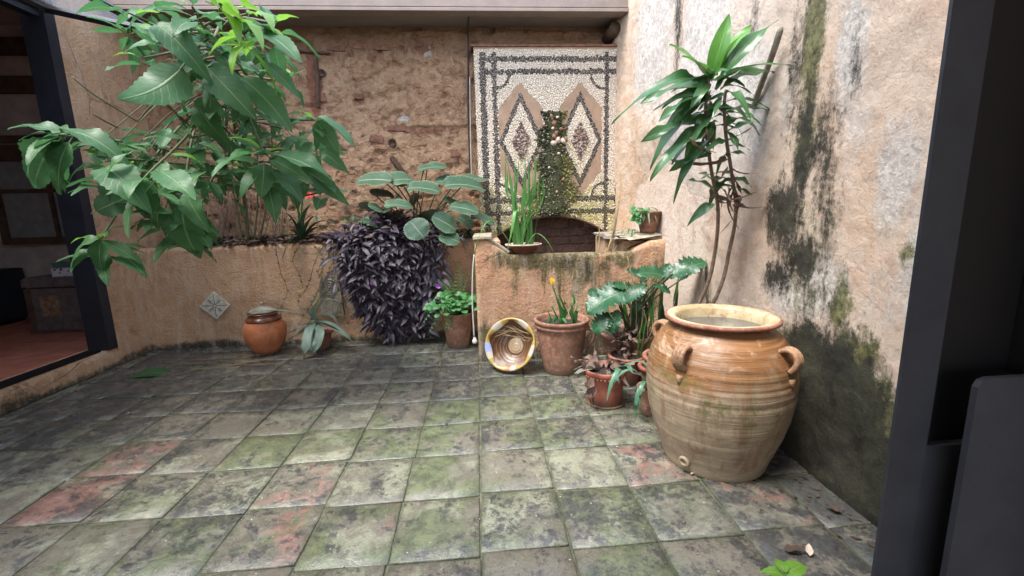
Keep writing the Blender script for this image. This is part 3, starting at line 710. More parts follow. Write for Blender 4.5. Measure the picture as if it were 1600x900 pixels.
me = bpy.data.meshes.new('basin_front'); me.from_pydata(vs.tolist(), [], q); me.materials.append(MT['plaster'])
me.polygons.foreach_set('use_smooth', [True] * len(q)); mk = np.zeros((len(vs), 4)); 
for i, a in enumerate(fr(U, Vz)): mk[:nb, i] = np.clip(a, 0, 1).ravel()
mk[nb:, 2] = .6; mk[nb:, 1] = .3
me.attributes.new('mask', 'FLOAT_COLOR', 'POINT').data.foreach_set('color', mk.ravel()); me.update()
put('basin_front', me, ft)
b = MB(); b.box(fx0, .17, fy + .151, 4.55, 0, 1.0, .004); b.box(1.22, fx1, fy + .151, 4.55, 0, .965, .004); b.box(.17, 1.22, fy + .151, 4.55, 0, .3)
b.build('basin_side', MT['plaster'], ft)
b = MB(); b.box(.171, 1.219, fy + .152, 4.55, .3, .70); b.build('basin_water', simple('dark_still_water', (.02, .022, .012), .05, .2, 3, .05, .002), ft)
# left coping stones
b = MB()
b.box(-.055, .09, fy - .01, fy + .38, 1.028, 1.052, .006, bev=.006); b.build('coping_slab', MT['cap'], ft)
b = MB(); b.box(-.05, .11, fy + .386, fy + .8, 1.02, 1.048, .006, bev=.006); b.build('coping_slab', MT['cap'], ft)
b = MB(); b.box(-.14, .09, -.012, .012, -.01, .008, .003, M=Matrix.Translation((.16, fy + .04, .965)) @ Matrix.Rotation(R(33), 4, 'Y'), bev=.004); b.box(-.14, .10, .02, .2, -.02, .006, .005, M=Matrix.Translation((.15, fy + .02, .975)) @ Matrix.Rotation(R(33), 4, 'Y'), bev=.006)
b.build('coping_slab', MT['cap'], ft)
# right ledge: loose flat stones
for i, (x, y, w_, d_, rz) in enumerate(((1.30, 3.78, .26, .24, .2), (1.50, 3.75, .2, .3, -.1), (1.33, 4.08, .3, .28, -.2), (1.34, 4.38, .3, .26, .1))):
    b = MB(); b.box(-w_ / 2, w_ / 2, -d_ / 2, d_ / 2, 0, .022 + .004 * i, .012, bev=.008); s_ = b.build('ledge_stone', MT['stone'], ft); s_.location = (x, y, .968 + .0015 * i); s_.rotation_euler = (0, 0, rz)
for i in range(2):
    b = MB(); b.box(-.16, .16, -.1, .1, 0, .018, .015, bev=.006); s_ = b.build('ledge_stone', MT['cap'], ft); s_.location = (1.34, 3.66 + .05 * i, .99 + i * .022); s_.rotation_euler = (.03, -.08, .25 - .3 * i)

# mosaic back panel
px0, px1, py0, pz1 = .012, 1.472, 4.58, 2.82
pan = MB()
az0, azt = .775, 1.177      # niche: springing and crown
ax0, ax1 = .175, 1.353
def arch(x):
    c = (ax0 + ax1) / 2; h = (ax1 - ax0) / 2; s_ = .20
    Rr = (h * h + s_ * s_) / (2 * s_); return azt - Rr + math.sqrt(max(0, Rr * Rr - (x - c) ** 2))
pvs = [(px0, 0)]; N = 26
xs = [ax0 + (ax1 - ax0) * i / N for i in range(N + 1)]
def ex(poly, y0, y1, mb):
    n = len(poly); mb.add([(x, y0, z) for x, z in poly] + [(x, y1, z) for x, z in poly], [tuple(range(n)), tuple(range(2 * n - 1, n - 1, -1))] + [(i + n, (i + 1) % n + n, (i + 1) % n, i) for i in range(n)])
pb = MB()
ex([(px0, 0), (ax0, 0), (ax0, pz1), (px0, pz1)], py0, YB - .0, pb); ex([(ax1, 0), (px1 + .1, 0), (px1 + .1, pz1), (ax1, pz1)], py0, YB, pb)
for i in range(N): ex([(xs[i], arch(xs[i])), (xs[i + 1], arch(xs[i + 1])), (xs[i + 1], pz1), (xs[i], pz1)], py0, YB, pb)
pb.box(ax0, ax1, py0, YB, 0, .72)
pb.build('panel_slab', MT['plaster'], ft)
# niche lining of damp bricks
b = MB(); b.box(ax0 - .02, ax1 + .02, YB - .035, YB - .025, .7, 1.2); nl = b.build('niche_back', MT['mortar'], ft)
b = MB(); b.box(-.082, .082, -.02, .0, -.040, .040, .003, bev=.004); db = b.mesh('brick', MT['dbrick'], False)
for r_ in range(6):
    for c_ in range(9):
        x = ax0 + .02 + c_ * .172 + (.086 if r_ % 2 else 0); z = .74 + r_ * .088
        if x > ax1 - .02 or z > arch(min(max(x, ax0), ax1)) + .02: continue
        q_ = put('brick', db, nl); q_.location = (x, YB - .036 + random.uniform(-.004, .004), z); q_.scale = (random.uniform(.94, 1.0), 1, random.uniform(.92, 1))
b = MB()
for i in range(N):       # terracotta lip along the arch
    pass
b.tube([(x, py0 - .004, arch(x)) for x in xs], .010, 6); b.build('arch_edge', MT['dbrick'], ft, True)

def pat(x, z):
    """colour class of a pebble on the panel (0 white,1 dark,2 tan clay,3 moss,4 shell rubble)"""
    s_ = (x - px0) / (px1 - px0); t_ = (pz1 - z)      # metres from the top
    lx = x - px0; rx = px1 - x
    # dripping mossy column
    cx_ = px0 + .775 + .015 * math.sin(z * 9); cw = .115 + max(0, (2.0 - z)) * .20 + .03 * math.sin(z * 23)
    if t_ > .60 and abs(x - cx_) < cw + random.uniform(-.045, .03): 
        if z < 1.32 and abs(x - cx_) > .12 and random.random() < .55: pass
        else: return 3
    if t_ < .045: return 0 if t_ > .018 else 2
    band = lambda v, a, w_: abs(v - a) < w_ + random.uniform(-.008, .008)
    # double frame
    if band(t_, .112, .025) or band(t_, .228, .024): 
        if lx > .06: return 1
    if band(lx, .078, .030) or band(lx, .192, .024) or band(rx, .018, .022) or band(rx, .138, .022): return 1
    if band(z, 1.35, .028) or band(z, 1.22, .025): return 1 if lx > .08 else 0
    # corner arcs
    for qx, qz, r_ in ((px0 + .215, pz1 - .25, .125), (px1 - .16, pz1 - .25, .14), (px0 + .215, 1.385, .12), (px1 - .16, 1.385, .12)):
        if abs(math.hypot(x - qx, z - qz) - r_) < .013 and px0 + .2 < x < px1 - .15 and 1.37 < z < pz1 - .24: return 1
    # two lozenges
    for dx in (px0 + .445, px1 - .41):
        a = abs(x - dx) / .228 + abs(z - 1.935) / .475
        if a < .42: return 4
        if a < .79: return 0
        if a < 1.0: return 1
        big = abs(x - dx) / .50 + abs(z - 1.935) / .56
        if big < 1.0 and abs(x - dx) < .222 and px0 + .215 < x < px1 - .16: return 2
    return 0
def pebble_rgb(c, x, z):
    r = random.random(); mossy = max(0, min(1, (1.62 - z) / .35)) * .75 + (.25 if abs(x - .79) < .4 and z < 1.9 else 0)
    if c == 0: v = np.array([.74, .66, .54]) * (.8 + .3 * r); 
    elif c == 1: v = np.array([.045, .040, .040]) * (.5 + 1.1 * r)
    elif c == 2: v = np.array([.42, .275, .18]) * (.85 + .25 * r)
    elif c == 3:
        e = abs(x - .75)
        v = np.array([.030, .038, .014]) * (.4 + 1.6 * r)
        if e > .12: v = np.array([.13, .125, .035]) * (.4 + 1.2 * r)
        if random.random() < .10: v = np.array([.35, .30, .22])
        return v
    else:
        v = np.array([.20, .13, .105]) * (.4 + 1.4 * r)
        if random.random() < .34: v = np.array([.45, .40, .34])
        return v
    if random.random() < mossy * .8: v = v * np.array([.62, .62, .30]) + np.array([.02, .025, 0])
    return v
pm_ = Mat('set_pebbles'); pc = pm_.attr('pebble'); pm_.fin(pm_.mix(.25, pc, pm_.noise(90, 3, .6, color=True), 'OVERLAY'), .55, pm_.bump(pm_.noise(120, 3), .3, .003), spec=.4)
vs = []; fs = []; cs = []; clay = MB()
step = .0148; row = 0; z = .80
while z < pz1 - .004:
    x = px0 + .006 + (step / 2 if row % 2 else 0)
    while x < px1 - .004:
        X_, Z_ = x + random.uniform(-.004, .004), z + random.uniform(-.004, .004)
        if not (ax0 - .012 < X_ < ax1 + .012 and Z_ < arch(min(max(X_, ax0), ax1)) + .014):
            c = pat(X_, Z_)
            if c == 2:
                h2 = step * .52; clay.box(X_ - h2, X_ + h2, py0 - .0035 - random.random() * .002, py0 + .002, Z_ - h2, Z_ + h2); x += step; continue
            col = pebble_rgb(c, X_, Z_); a = random.uniform(0, 3.14); r1 = random.uniform(.0082, .0108); r2 = r1 * random.uniform(.7, .95); h = random.uniform(.004, .010)
            if c in (3, 4): h *= 2.6; r1 *= 1.25; r2 *= 1.2
            if c == 3: h += .03 * max(0, 1 - abs(X_ - .78) / .16) * random.uniform(.3, 1)
            o_ = len(vs); ca, sa = math.cos(a), math.sin(a)
            for rr_, yy in ((1, 0.003), (.72, -h * .75)):
                for k in range(6):
                    t_ = k * 1.0472; u_, v_ = r1 * rr_ * math.cos(t_), r2 * rr_ * math.sin(t_)
                    vs.append((X_ + u_ * ca - v_ * sa, py0 + yy, Z_ + u_ * sa + v_ * ca))
            vs.append((X_, py0 - h, Z_))
            for k in range(6):
                j = (k + 1) % 6; fs.append((o_ + k, o_ + j, o_ + 6 + j, o_ + 6 + k)); fs.append((o_ + 6 + k, o_ + 6 + j, o_ + 12))
            cs += [(*col, 1)] * 13
        x += step
    z += step * .88; row += 1
me = bpy.data.meshes.new('pebble_mosaic'); me.from_pydata(vs, [], fs); me.materials.append(pm_.m)
me.attributes.new('pebble', 'FLOAT_COLOR', 'POINT').data.foreach_set('color', np.array(cs).ravel()); me.polygons.foreach_set('use_smooth', [True] * len(fs)); me.update()
clay.build('clay_lozenge_border', simple('smoothed_tan_clay', (.40, .27, .18), .85, .25, 9, .5, .004), ft)
o = put('pebble_mosaic', me, ft); o['kind'] = 'stuff'
b = MB(); b.box(px0 - .001, px1, py0 - .0015, py0 + .01, azt + .02, pz1 - .001); b.build('mosaic_mortar', simple('mosaic_bed_mortar', (.42, .34, .26), .9, .25, 9, .8, .006), ft)
b = MB(); b.box(px0 - .03, px1 + .02, py0 - .02, YB, pz1, pz1 + .018, .003, bev=.004); b.build('panel_cap', MT['brick'], ft)
# shells down the column
for (x, y, s_) in ((862, 182, .022), (871, 183, .016), (866, 193, .030), (864, 200, .018), (869, 208, .026), (866, 213, .03), (877, 202, .022), (872, 219, .030), (880, 220, .03), (884, 218, .024), (865, 224, .032), (850, 197, .018), (873, 240, .016), (858, 262, .015), (880, 281, .018), (870, 300, .014)):
    p = P(x, y, py0 - .035); b = MB(); b.lathe([(0.001, s_ * .5), (s_ * .6, s_ * .3), (s_, 0), (s_ * .7, -s_ * .3), (.001, -s_ * .45)], 9, .12, Matrix.Rotation(R(90), 4, 'X'))
    q_ = b.build('shell', MT['shell'] if random.random() < .6 else MT['pot_orange'], ft, True, p); q_.rotation_euler = (random.uniform(-.5, .5), random.uniform(-.5, .5), 0)
# grotto column relief
b = MB(); vs = []; fs = []
for i in range(15):
    for j in range(40):
        t_ = j / 39; zc = 1.22 + t_ * .99; wd = .11 + max(0, 2.0 - zc) * .15; x = .79 + (i / 14 - .5) * 2 * wd
        vs.append((x, py0 + .012 - .045 * math.cos((i / 14 - .5) * math.pi) - .03 * float(fbm(x * 22, zc * 22, 3, 71)), zc))
for i in range(14):
    for j in range(39): a = i * 40 + j; fs.append((a, a + 40, a + 41, a + 1))
b.add(vs, fs)
gm_ = Mat('mossy_grotto_crust'); n_ = gm_.noise(14, 8, .75); n2_ = gm_.noise(60, 6, .7)
c_ = gm_.mix(gm_.ramp(n_, (.38, 0.), (.6, 1.)), (.014, .017, .008), (.075, .08, .024)); c_ = gm_.mix(gm_.ramp(n2_, (.54, 0.), (.68, .8)), c_, (.27, .25, .13))
gm_.fin(c_, .8, gm_.bump(gm_.math('ADD', n_, n2_), 1., .02)); b.build('grotto_column', gm_.m, ft, True)

# porch roof edge: beam, soffit, log
b = MB(); b.box(XL, XR - .012, 4.36, 4.44, 3.075, 3.30); b.box(XL, XR - .012, 4.345, 4.47, 3.045, 3.072, bev=.004); b.box(XL, XR - .012, 4.352, 4.358, 3.082, 3.092)
o = b.build('roof_beam', MT['beamw']); tag(o, 'long pinkish painted beam crossing above the back wall', 'beam')
b = MB(); b.box(XL, XR + .1, 4.472, 5.1, 3.062, 3.12); b.box(XL, XR + .1, 4.441, 5.1, 3.30, 3.36)
o = b.build('soffit', MT['soffit']); tag(o, 'grey plaster soffit between the beam and the back wall', 'ceiling')
b = MB(); b.tube([P(948, 62, 4.74), P(962, 42, 4.5)], .055, 10); o = b.build('log_rafter', MT['wood'], None, True); tag(o, 'dark round log end in the corner above the mosaic', 'rafter')

# ------------------------------------------------ house around the camera and the room on the left
b = MB(); b.box(.95, XR - .03, .30, .46, -.01, 3.2); b.box(-4, -1.9, .30, .46, -.01, 3.2); b.box(-1.9, .9, .30, .46, 2.35, 3.2)
o = b.build('house_wall', MT['plaster']); tag(o, 'plastered house wall with the doorway the picture is taken from', 'wall')
b = MB(); b.box(-4, 2.2, -4, .3, -.02, .0); o = b.build('house_floor', MT['roomtile']); o['kind'] = 'structure'
b = MB(); b.box(-4.1, 2.3, -4, .3, 2.6, 2.8); b.box(-4.1, -4, -4, .3, 0, 2.6); b.box(2.2, 2.3, -4, .3, 0, 2.6)  # unseen room, rear side left open to let sky light onto the jamb
o = b.build('house_room', MT['room']); o['kind'] = 'structure'

RX0, RX1, RY1 = -7.2, XL - .22, 5.36
rf = MB(); rf.box(RX0, RX1 + .0, -.6, RY1, .02, .148); rfloor = rf.build('room_floor', MT['mortar']); rfloor['kind'] = 'structure'
b = MB(); b.box(0, .392, 0, .392, .0, .012, .0, bev=.003); tm = b.mesh('tile', MT['roomtile'], False)
for i in range(10):
    for j in range(11):
        q_ = put('tile', tm, rfloor); q_.location = (RX1 - .395 * (i + 1), RY1 - .4 * (j + 1), .1485)
b = MB(); b.box(RX0 - .1, XL - .281, RY1, RY1 + .2, 0, 3.3); b.box(RX0 - .2, RX0, -.7, RY1, 0, 3.3); b.box(RX0, XL - .281, -.8, -.6, 0, 3.3); b.box(RX0 - .2, XL - .281, -.8, RY1 + .2, 3.3, 3.5); b.box(XL - .4, XL - .281, 4.9, RY1 - .001, 0.15, 3.3)
o = b.build('room_wall', MT['room']); tag(o, 'dim plastered walls of the room beyond the left doorway', 'room')
b = MB()
for z in (1.92, 2.62, 3.0): b.box(RX0, XL - .51, RY1 - .05, RY1 - .002, z, z + .17, .004)
o = b.build('wall_board', MT['wood']); tag(o, 'dark horizontal boards across the room wall behind the left doorway', 'boards')
def RB(px, py, Y=RY1 - .02): return P(px, py, Y)
wn = thing('room_window', 'dark framed window with four dull panes inside the left room', 'window')
p0, p1 = RB(8, 372), RB(140, 222)
b = MB(); x0, x1, z0, z1 = p0.x, p1.x + .1, p0.z, p1.z; fw = .075
b.box(x0, x0 + fw, RY1 - .06, RY1 - .01, z0, z1); b.box(x1 - fw, x1, RY1 - .06, RY1 - .01, z0, z1); b.box(x0, x1, RY1 - .062, RY1 - .012, z0 - fw, z0); b.box(x0, x1, RY1 - .062, RY1 - .012, z1, z1 + fw)
b.build('frame', MT['wood'], wn)
b = MB(); mx_, mz_ = (x0 + x1) / 2, (z0 + z1) / 2; b.box(mx_ - .02, mx_ + .02, RY1 - .055, RY1 - .011, z0, z1); b.box(x0 + fw, x1 - fw, RY1 - .05, RY1 - .012, mz_ - .02, mz_ + .02); b.build('muntin', MT['wood'], wn)
for a in (0, 1):
    for c in (0, 1):
        b = MB(); xa = (x0 + fw, mx_ + .02)[a]; xb = (mx_ - .02, x1 - fw)[a]; za = (z0, mz_ + .02)[c]; zb = (mz_ - .02, z1)[c]
        b.box(xa, xb, RY1 - .03, RY1 - .02, za, zb); b.build('pane', MT['glassw'], wn)
# trunk
tr = thing('storage_chest', 'old dark trunk with a rusty square plate inside the left doorway', 'trunk', (-4.12, 4.78, .161))
b = MB(); b.box(-.36, .36, -.22, .22, 0, .46, .004, bev=.012); b.build('body', MT['trunkw'], tr)
b = MB(); b.box(-.375, .375, -.235, .235, .465, .56, .005, bev=.02); b.build('lid', MT['trunkw'], tr)
b = MB(); b.box(-.24, -.07, -.228, -.219, .17, .38, .003); b.build('plate', simple('rusty_label_plate', (.30, .17, .10), .8, .6, 30, .6, .004, c2=(.10, .06, .04)), tr)
b = MB(); b.box(.17, .23, -.25, -.221, .38, .50, .003); b.build('latch', MT['stone'], tr)
b = MB(); b.box(-.38, .38, -.24, -.222, .0, .03); b.box(-.37, -.32, -.228, -.2205, .03, .45); b.build('edging', MT['wood'], tr)
tb = thing('tissue_box', 'small white box with a dark print lying on the trunk', 'box', (-4.1, 4.66, .722))
pmat = Mat('printed_card'); f_ = pmat.voro(26, vec=pmat.pos(obj=True)); pmat.fin(pmat.mix(pmat.ramp(f_, (.30, 1.), (.36, 0.)), (.52, .48, .55), (.10, .07, .11)), .6)
b = MB(); b.box(-.13, .15, -.07, .07, 0, .085, .002); b.build('carton', pmat.m, tb)
b = MB(); b.box(-.12, .14, -.06, .06, .0852, .13, .004); b.build('top', simple('teal_wrapping', (.06, .14, .14), .6), tb)
cb = thing('dark_cabinet', 'low blue-black cabinet against the room wall at the left edge', 'cabinet', (-5.55, 5.05, .161))
b = MB(); b.box(-.55, .38, -.22, .24, .05, .60, bev=.01); b.build('body', MT['navy'], cb); b = MB(); b.box(-.5, .33, -.2, .2, 0, .05); b.build('plinth', MT['steel_black'], cb)
b = MB(); b.box(-.48, -.10, -.232, -.2205, .09, .56, bev=.002); b.build('door', MT['navy'], cb); b = MB(); b.box(-.07, .33, -.232, -.2205, .09, .56, bev=.002); b.build('door', MT['navy'], cb)

# steel doorway frame on the left with the awning light
lf = thing('steel_door_frame', 'dark navy steel frame post of the wide doorway on the left', 'door frame')
b = MB(); b.box(XL - .16, XL + .010, 3.83, 3.885, .16, 3.075, bev=.003); b.box(XL - .05, XL + .004, 3.886, 3.928, .16, 3.075); b.build('post', MT['navy'], lf)
b = MB(); b.box(XL - .07, XL + .01, -.5, 3.794, 2.76, 2.83, bev=.003); b.build('transom', MT['navy'], lf)
b = MB(); b.box(XL - .14, XL - .03, -.5, 3.794, .1605, .176); b.build('sill_track', MT['steel_black'], lf)
aw = thing('awning_window', 'open steel awning window pane above the left doorway behind the leaves', 'window')
A0 = Vector((XL + .03, 3.83, 2.83)); A1 = P(242, 50, 3.83); dv_ = A1 - A0
b = MB()
for y in (3.83, 2.6): b.tube([A0 + Vector((0, y - 3.83, 0)), A1 + Vector((0, y - 3.83, 0))], .030, 4)
b.tube([A1, A1 + Vector((0, -1.23, 0))], .030, 4); b.tube([A0, A0 + Vector((0, -1.23, 0))], .022, 4); b.build('frame', MT['navy'], aw)
gl = Mat('dusty_glass'); gl.fin((.5, .55, .52), .15); gl.b.inputs['Transmission Weight'].default_value = .9; gl.b.inputs['Alpha'].default_value = .35
b = MB(); nrm_ = dv_.cross(Vector((0, 1, 0))).normalized() * .004
vs = [A0 + nrm_, A1 + nrm_, A1 + Vector((0, -1.23, 0)) + nrm_, A0 + Vector((0, -1.23, 0)) + nrm_]; vs += [v - nrm_ * 2 for v in vs]
b.add(vs, [(0, 1, 2, 3), (7, 6, 5, 4), (0, 4, 5, 1), (1, 5, 6, 2), (2, 6, 7, 3), (3, 7, 4, 0)]); b.build('pane', gl.m, aw)

# steel door frame right beside the camera
dr = thing('steel_door_jamb', 'dark grey steel door jamb and leaf at the right edge of the view', 'door frame')
Y_ = .66
b = MB(); b.box(.709, .776, Y_ - .006, Y_, 0, 2.35); b.build('jamb', MT['steel'], dr)
b = MB(); b.box(.768, .79, Y_ + .001, Y_ + .03, 0, 2.35); b.box(.79, 1.1, Y_ + .014, Y_ + .034, 0, 2.35); b.build('rebate', MT['steel_black'], dr)
b = MB(); b.box(.7785, .95, Y_ - .004, Y_ + .012, 0, .818, bev=.001); b.build('stop_plate', MT['steel'], dr)
b = MB(); pl_ = P(1530, 600, .60); zt = P(1560, 591, .60).z; pts = [(pl_.x, 0), (pl_.x, zt - .015), (pl_.x + .006, zt - .004), (pl_.x + .017, zt), (1.05, zt), (1.05, 0)]
yv = .60; n = len(pts); b.add([(x, yv, z) for x, z in pts] + [(x, yv + .010, z) for x, z in pts], [tuple(range(n)), tuple(range(2 * n - 1, n - 1, -1))] + [(i + n, (i + 1) % n + n, (i + 1) % n, i) for i in range(n)])
b.build('lock_plate', MT['steel'], dr)
b = MB(); b.box(.93, .95, Y_ - .01, Y_ + .013, .943, 2.35); b.build('door_edge', MT['steel_black'], dr)

# ================================================================== OBJECTS
def soil_disc(root, r, z, name='soil', mat='soil'):
    b = MB(); vs = [(0, 0, z)]; fs = []; n = 18; rings = 4
    for k in range(1, rings + 1):
        for i in range(n):
            th = 2 * math.pi * i / n; rr_ = r * k / rings; vs.append((rr_ * math.cos(th), rr_ * math.sin(th), z + random.uniform(-.006, .008)))
    for i in range(n): fs.append((0, 1 + i, 1 + (i + 1) % n))
    for k in range(rings - 1):
        for i in range(n): a = 1 + k * n + i; c = 1 + k * n + (i + 1) % n; fs.append((a, a + n, c + n, c))
    b.add(vs, fs); return b.build(name, MT[mat], root, True)
def pot_profile(h, rb, rt, lip=.012, lh=.03, th=.012):
    return [(rb * .3, 0.002), (rb * .96, 0), (rb, .006), (rb + (rt - rb) * .5, h * .5 + .0), (rt - .002, h - lh - .002), (rt + lip, h - lh + .004), (rt + lip + .002, h - .006), (rt + lip * .6, h), (rt - th, h - .002), (rt - th - .004, h - .02), (rt - th - .012, h * .62), (.001, h * .6)]

# --- the big jar
MT['jar_lug'] = mat_terracotta('worn_brown_glazed_lug', (.34, .19, .10), .5, 22, .5)
JX, JY = 1.140, 1.955
jar = thing('storage_jar', 'huge orange glazed clay jar with loop handles standing against the stained wall', 'jar', (JX, JY, 0))
ctl = [(.0, .236), (.02, .243), (.08, .262), (.16, .292), (.25, .318), (.34, .334), (.43, .339), (.51, .331), (.57, .314), (.62, .288), (.655, .258), (.685, .228), (.70, .214)]
prof = [(.001, .004), (.2, .002)]
for i in range(90):
    z = .70 * i / 89; r = float(np.interp(z, [c[0] for c in ctl], [c[1] for c in ctl]))
    r2 = float(np.interp(min(.7, z + .02), [c[0] for c in ctl], [c[1] for c in ctl])); r3 = float(np.interp(max(0, z - .02), [c[0] for c in ctl], [c[1] for c in ctl]))
    r = (r + r2 + r3) / 3 if .02 < z < .68 else r
    r += .0011 * math.sin(z * 170 + math.sin(z * 40)) * (1 if z > .36 else .15) + .0008 * math.sin(z * 71 + 1)
    prof.append((r, z))
prof += [(.206, .695), (.208, .66), (.235, .3), (.18, .05), (.001, .05)]
b = MB(); b.lathe(prof, 96, .006, cap=False); b.build('body', MT['jar'], jar, True)
b = MB(); b.lathe([(.204, .690), (.212, .702), (.226, .709), (.243, .716), (.249, .722), (.247, .729), (.238, .733), (.222, .730), (.208, .724), (.200, .715), (.198, .66)], 72, .006, cap=False); b.build('rim', MT['rim'], jar, True)
b = MB(); b.lathe([(.001, .672), (.14, .672), (.203, .672)], 40, 0, cap=False); b.build('water', simple('grey_still_water', (.10, .10, .09), .06, .2, 3, .02, .002), jar, True)
b = MB(); b.tube([(math.cos(t_) * .2465, math.sin(t_) * .2465, .721 + .001 * math.sin(t_ * 3)) for t_ in [i * 2 * math.pi / 60 for i in range(61)]], .0105, 6, cap=False); b.build('rim_edge', MT['pot_old'], jar, True)
for k, a in enumerate((-61, -147, 33, 123)):
    ca, sa = math.cos(R(a)), math.sin(R(a)); b = MB()
    for off in (-.017, 0, .017):
        pts = []
        for zz, rr_ in ((.632, .282), (.646, .302), (.646, .326), (.629, .348), (.602, .355), (.575, .346), (.555, .330)):
            pts.append((ca * rr_ - sa * off, sa * rr_ + ca * off, zz - .012))
        b.tube(curve(pts, 3), .0115, 7, .0125)
    b.tube([(ca * .33, sa * .33, .51), (ca * .340, sa * .340, .47)], [.020, .004], 7)
    b.build('handle', MT['jar_lug'], jar, True)
a = -147; ca, sa = math.cos(R(a)), math.sin(R(a)); b = MB()
M_ = Matrix.Translation((ca * .262, sa * .262, .065)) @ Vector((ca, sa, -.15)).to_track_quat('Z', 'Y').to_matrix().to_4x4()
b.lathe([(.010, -.015), (.027, -.012), (.027, .006), (.022, .011), (.014, .010), (.011, .0), (.011, -.015)], 20, .03, M_); b.build('bung_spout', MT['jar'], jar, True)

# --- orange pot with lid
q = thing('lidded_pot', 'round bright orange clay pot with a small brown lid by the left bed wall', 'pot', (-2.02, 4.07, 0))
prof = [(.001, 0), (.095, 0), (.10, .006), (.135, .06), (.168, .13), (.181, .20), (.172, .265), (.142, .315), (.125, .335)]
cc = curve([(r, 0, z) for r, z in prof[2:]], 5); b = MB(); b.lathe(prof[:2] + [(v.x, v.z) for v in cc] + [(.118, .335), (.12, .28), (.001, .27)], 48, .008); b.build('body', MT['pot_orange'], q, True)
b = MB(); b.lathe([(.150, .312), (.153, .322), (.148, .334), (.134, .345), (.120, .365), (.122, .372), (.130, .378), (.128, .386), (.12, .386), (.05, .395), (.001, .397)], 40, .01); b.build('glazed_collar', MT['glaze_brown'], q, True)
b = MB(); b.lathe([(.001, .392), (.112, .392), (.116, .40), (.104, .412), (.055, .432), (.02, .442), (.014, .455), (.022, .466), (.016, .478), (.001, .482)], 32, .012); b.build('lid', MT['stone'], q, True)

# --- wall tile and plaque
wt = thing('painted_wall_tile', 'diamond set white tile with blue grey leaf strokes on the bed wall', 'tile', (-2.573, YP - .012, .42))
tmn = Mat('cracked_white_glaze'); tmn.fin(tmn.mix(tmn.ramp(tmn.noise(30, 6, .7), (.45, 0.), (.62, 1.)), (.56, .53, .44), (.36, .33, .27)), .35, tmn.bump(tmn.noise(50), .2, .003))
b = MB(); b.box(-.098, .098, -.012, .006, -.098, .098, .001, M=Matrix.Rotation(R(45), 4, 'Y'), bev=0); b.build('tile_body', tmn.m, wt)
b = MB()
for k in range(8):
    a = k * math.pi / 4; c, s_ = math.cos(a), math.sin(a); L_ = .125 if k % 2 == 0 else .085
    b.tube([(c * .012, -.0125, s_ * .012), (c * L_ * .9, -.0125, s_ * L_ * .9)], .0028, 4)
    if k % 2:
        for t_, e in ((.045, .018), (.064, .016)):
            for sg in (-1, 1): b.tube([(c * t_, -.0125, s_ * t_), (c * (t_ + .012) - s_ * sg * e, -.0125, s_ * (t_ + .012) + c * sg * e)], .0024, 4)
b.tube([(math.cos(t_) * .014, -.0125, math.sin(t_) * .014) for t_ in [i * math.pi / 5 for i in range(11)]], .0024, 4)
b.build('painted_strokes', simple('slate_blue_brushwork', (.06, .065, .07), .4), wt)
pq = thing('relief_plaque', 'upright grey carved plaque with a rosette on the bed wall', 'plaque', (-1.475, YP - .02, .475))
b = MB(); pts = []
for i in range(13): a = math.pi * i / 12; pts.append((math.cos(a) * .098, .10 + math.sin(a) * .10))
pts = [(.11, -.20)] + pts + [(-.11, -.20)]; n = len(pts)
b.add([(x, -.018, z) for x, z in pts] + [(x, .02, z) for x, z in pts], [tuple(range(n)), tuple(range(2 * n - 1, n - 1, -1))] + [(i + n, (i + 1) % n + n, (i + 1) % n, i) for i in range(n)]); b.build('slab', MT['stone'], pq)
b = MB()
for r_ in (.076, .05, .026):
    b2 = MB(); b2.tube([(math.cos(t_) * r_, -.020, .085 + math.sin(t_) * r_) for t_ in [i * math.pi / 12 for i in range(25)]], .006, 5, cap=False); b2.build('carved_ring', MT['stone'], pq, True)
b.lathe([(.014, 0), (.012, .012), (.001, .016)], 10, 0, Matrix.Translation((0, -.018, .085)) @ Matrix.Rotation(R(90), 4, 'X'))
b.build('rosette', MT['stone'], pq, True)

# --- leaves helper for potted plants
def strap_leaf(root, pts, w0, mat, name='leaf', thick=True, n=14, fold=.25):
    """long leaf ribbon through points (world), slightly folded"""
    c = curve(pts, max(2, n // (len(pts) - 1))); L = len(c); vs = []; fs = []; uvs = []
    for i, p in enumerate(c):
        t = i / (L - 1); d = (c[min(i + 1, L - 1)] - c[max(i - 1, 0)]).normalized()
        s_ = d.cross(Vector((0, 0, 1)))
        if s_.length < .15: s_ = d.cross(Vector((.3, 1, 0)))
        s_.normalize(); nn = s_.cross(d); w_ = w0 * min(1, (1 - t) * 2.6 + .03) * (.75 + .25 * min(1, t * 4))
        for u in (-1, 0, 1): vs.append(p - root.location + s_ * u * w_ + nn * abs(u) * w_ * fold); uvs.append((u, t))
    for i in range(L - 1):
        for k in (0, 1): a = i * 3 + k; fs.append((a, a + 1, a + 4, a + 3))
    b = MB(); b.add(vs, fs, uvs); return b.build(name, MT[mat], root, True)
def arching(root, base, n, L, w, mat, up=.8, droop=.8, seed=1, a0=0, a1=360, jitter=.3, name='leaf'):
    rr_ = random.Random(seed)
    for i in range(n):
        a = R(a0 + (a1 - a0) * (i + rr_.uniform(-jitter, jitter)) / max(1, n)); l = L * rr_.uniform(.7, 1.15); u_ = up * rr_.uniform(.6, 1.25)
        d = Vector((math.cos(a), math.sin(a), 0)); B_ = Vector(base)
        p1 = B_ + d * l * .22 + Vector((0, 0, l * .32 * u_)); p2 = B_ + d * l * .55 + Vector((0, 0, l * (.5 * u_ - droop * .18)))
        p3 = B_ + d * l * .88 + Vector((0, 0, l * (.42 * u_ - droop * .6)))
        p3.z = max(p3.z, .012)
        strap_leaf(root, [B_, p1, p2, p3], w * rr_.uniform(.8, 1.15), mat, name)

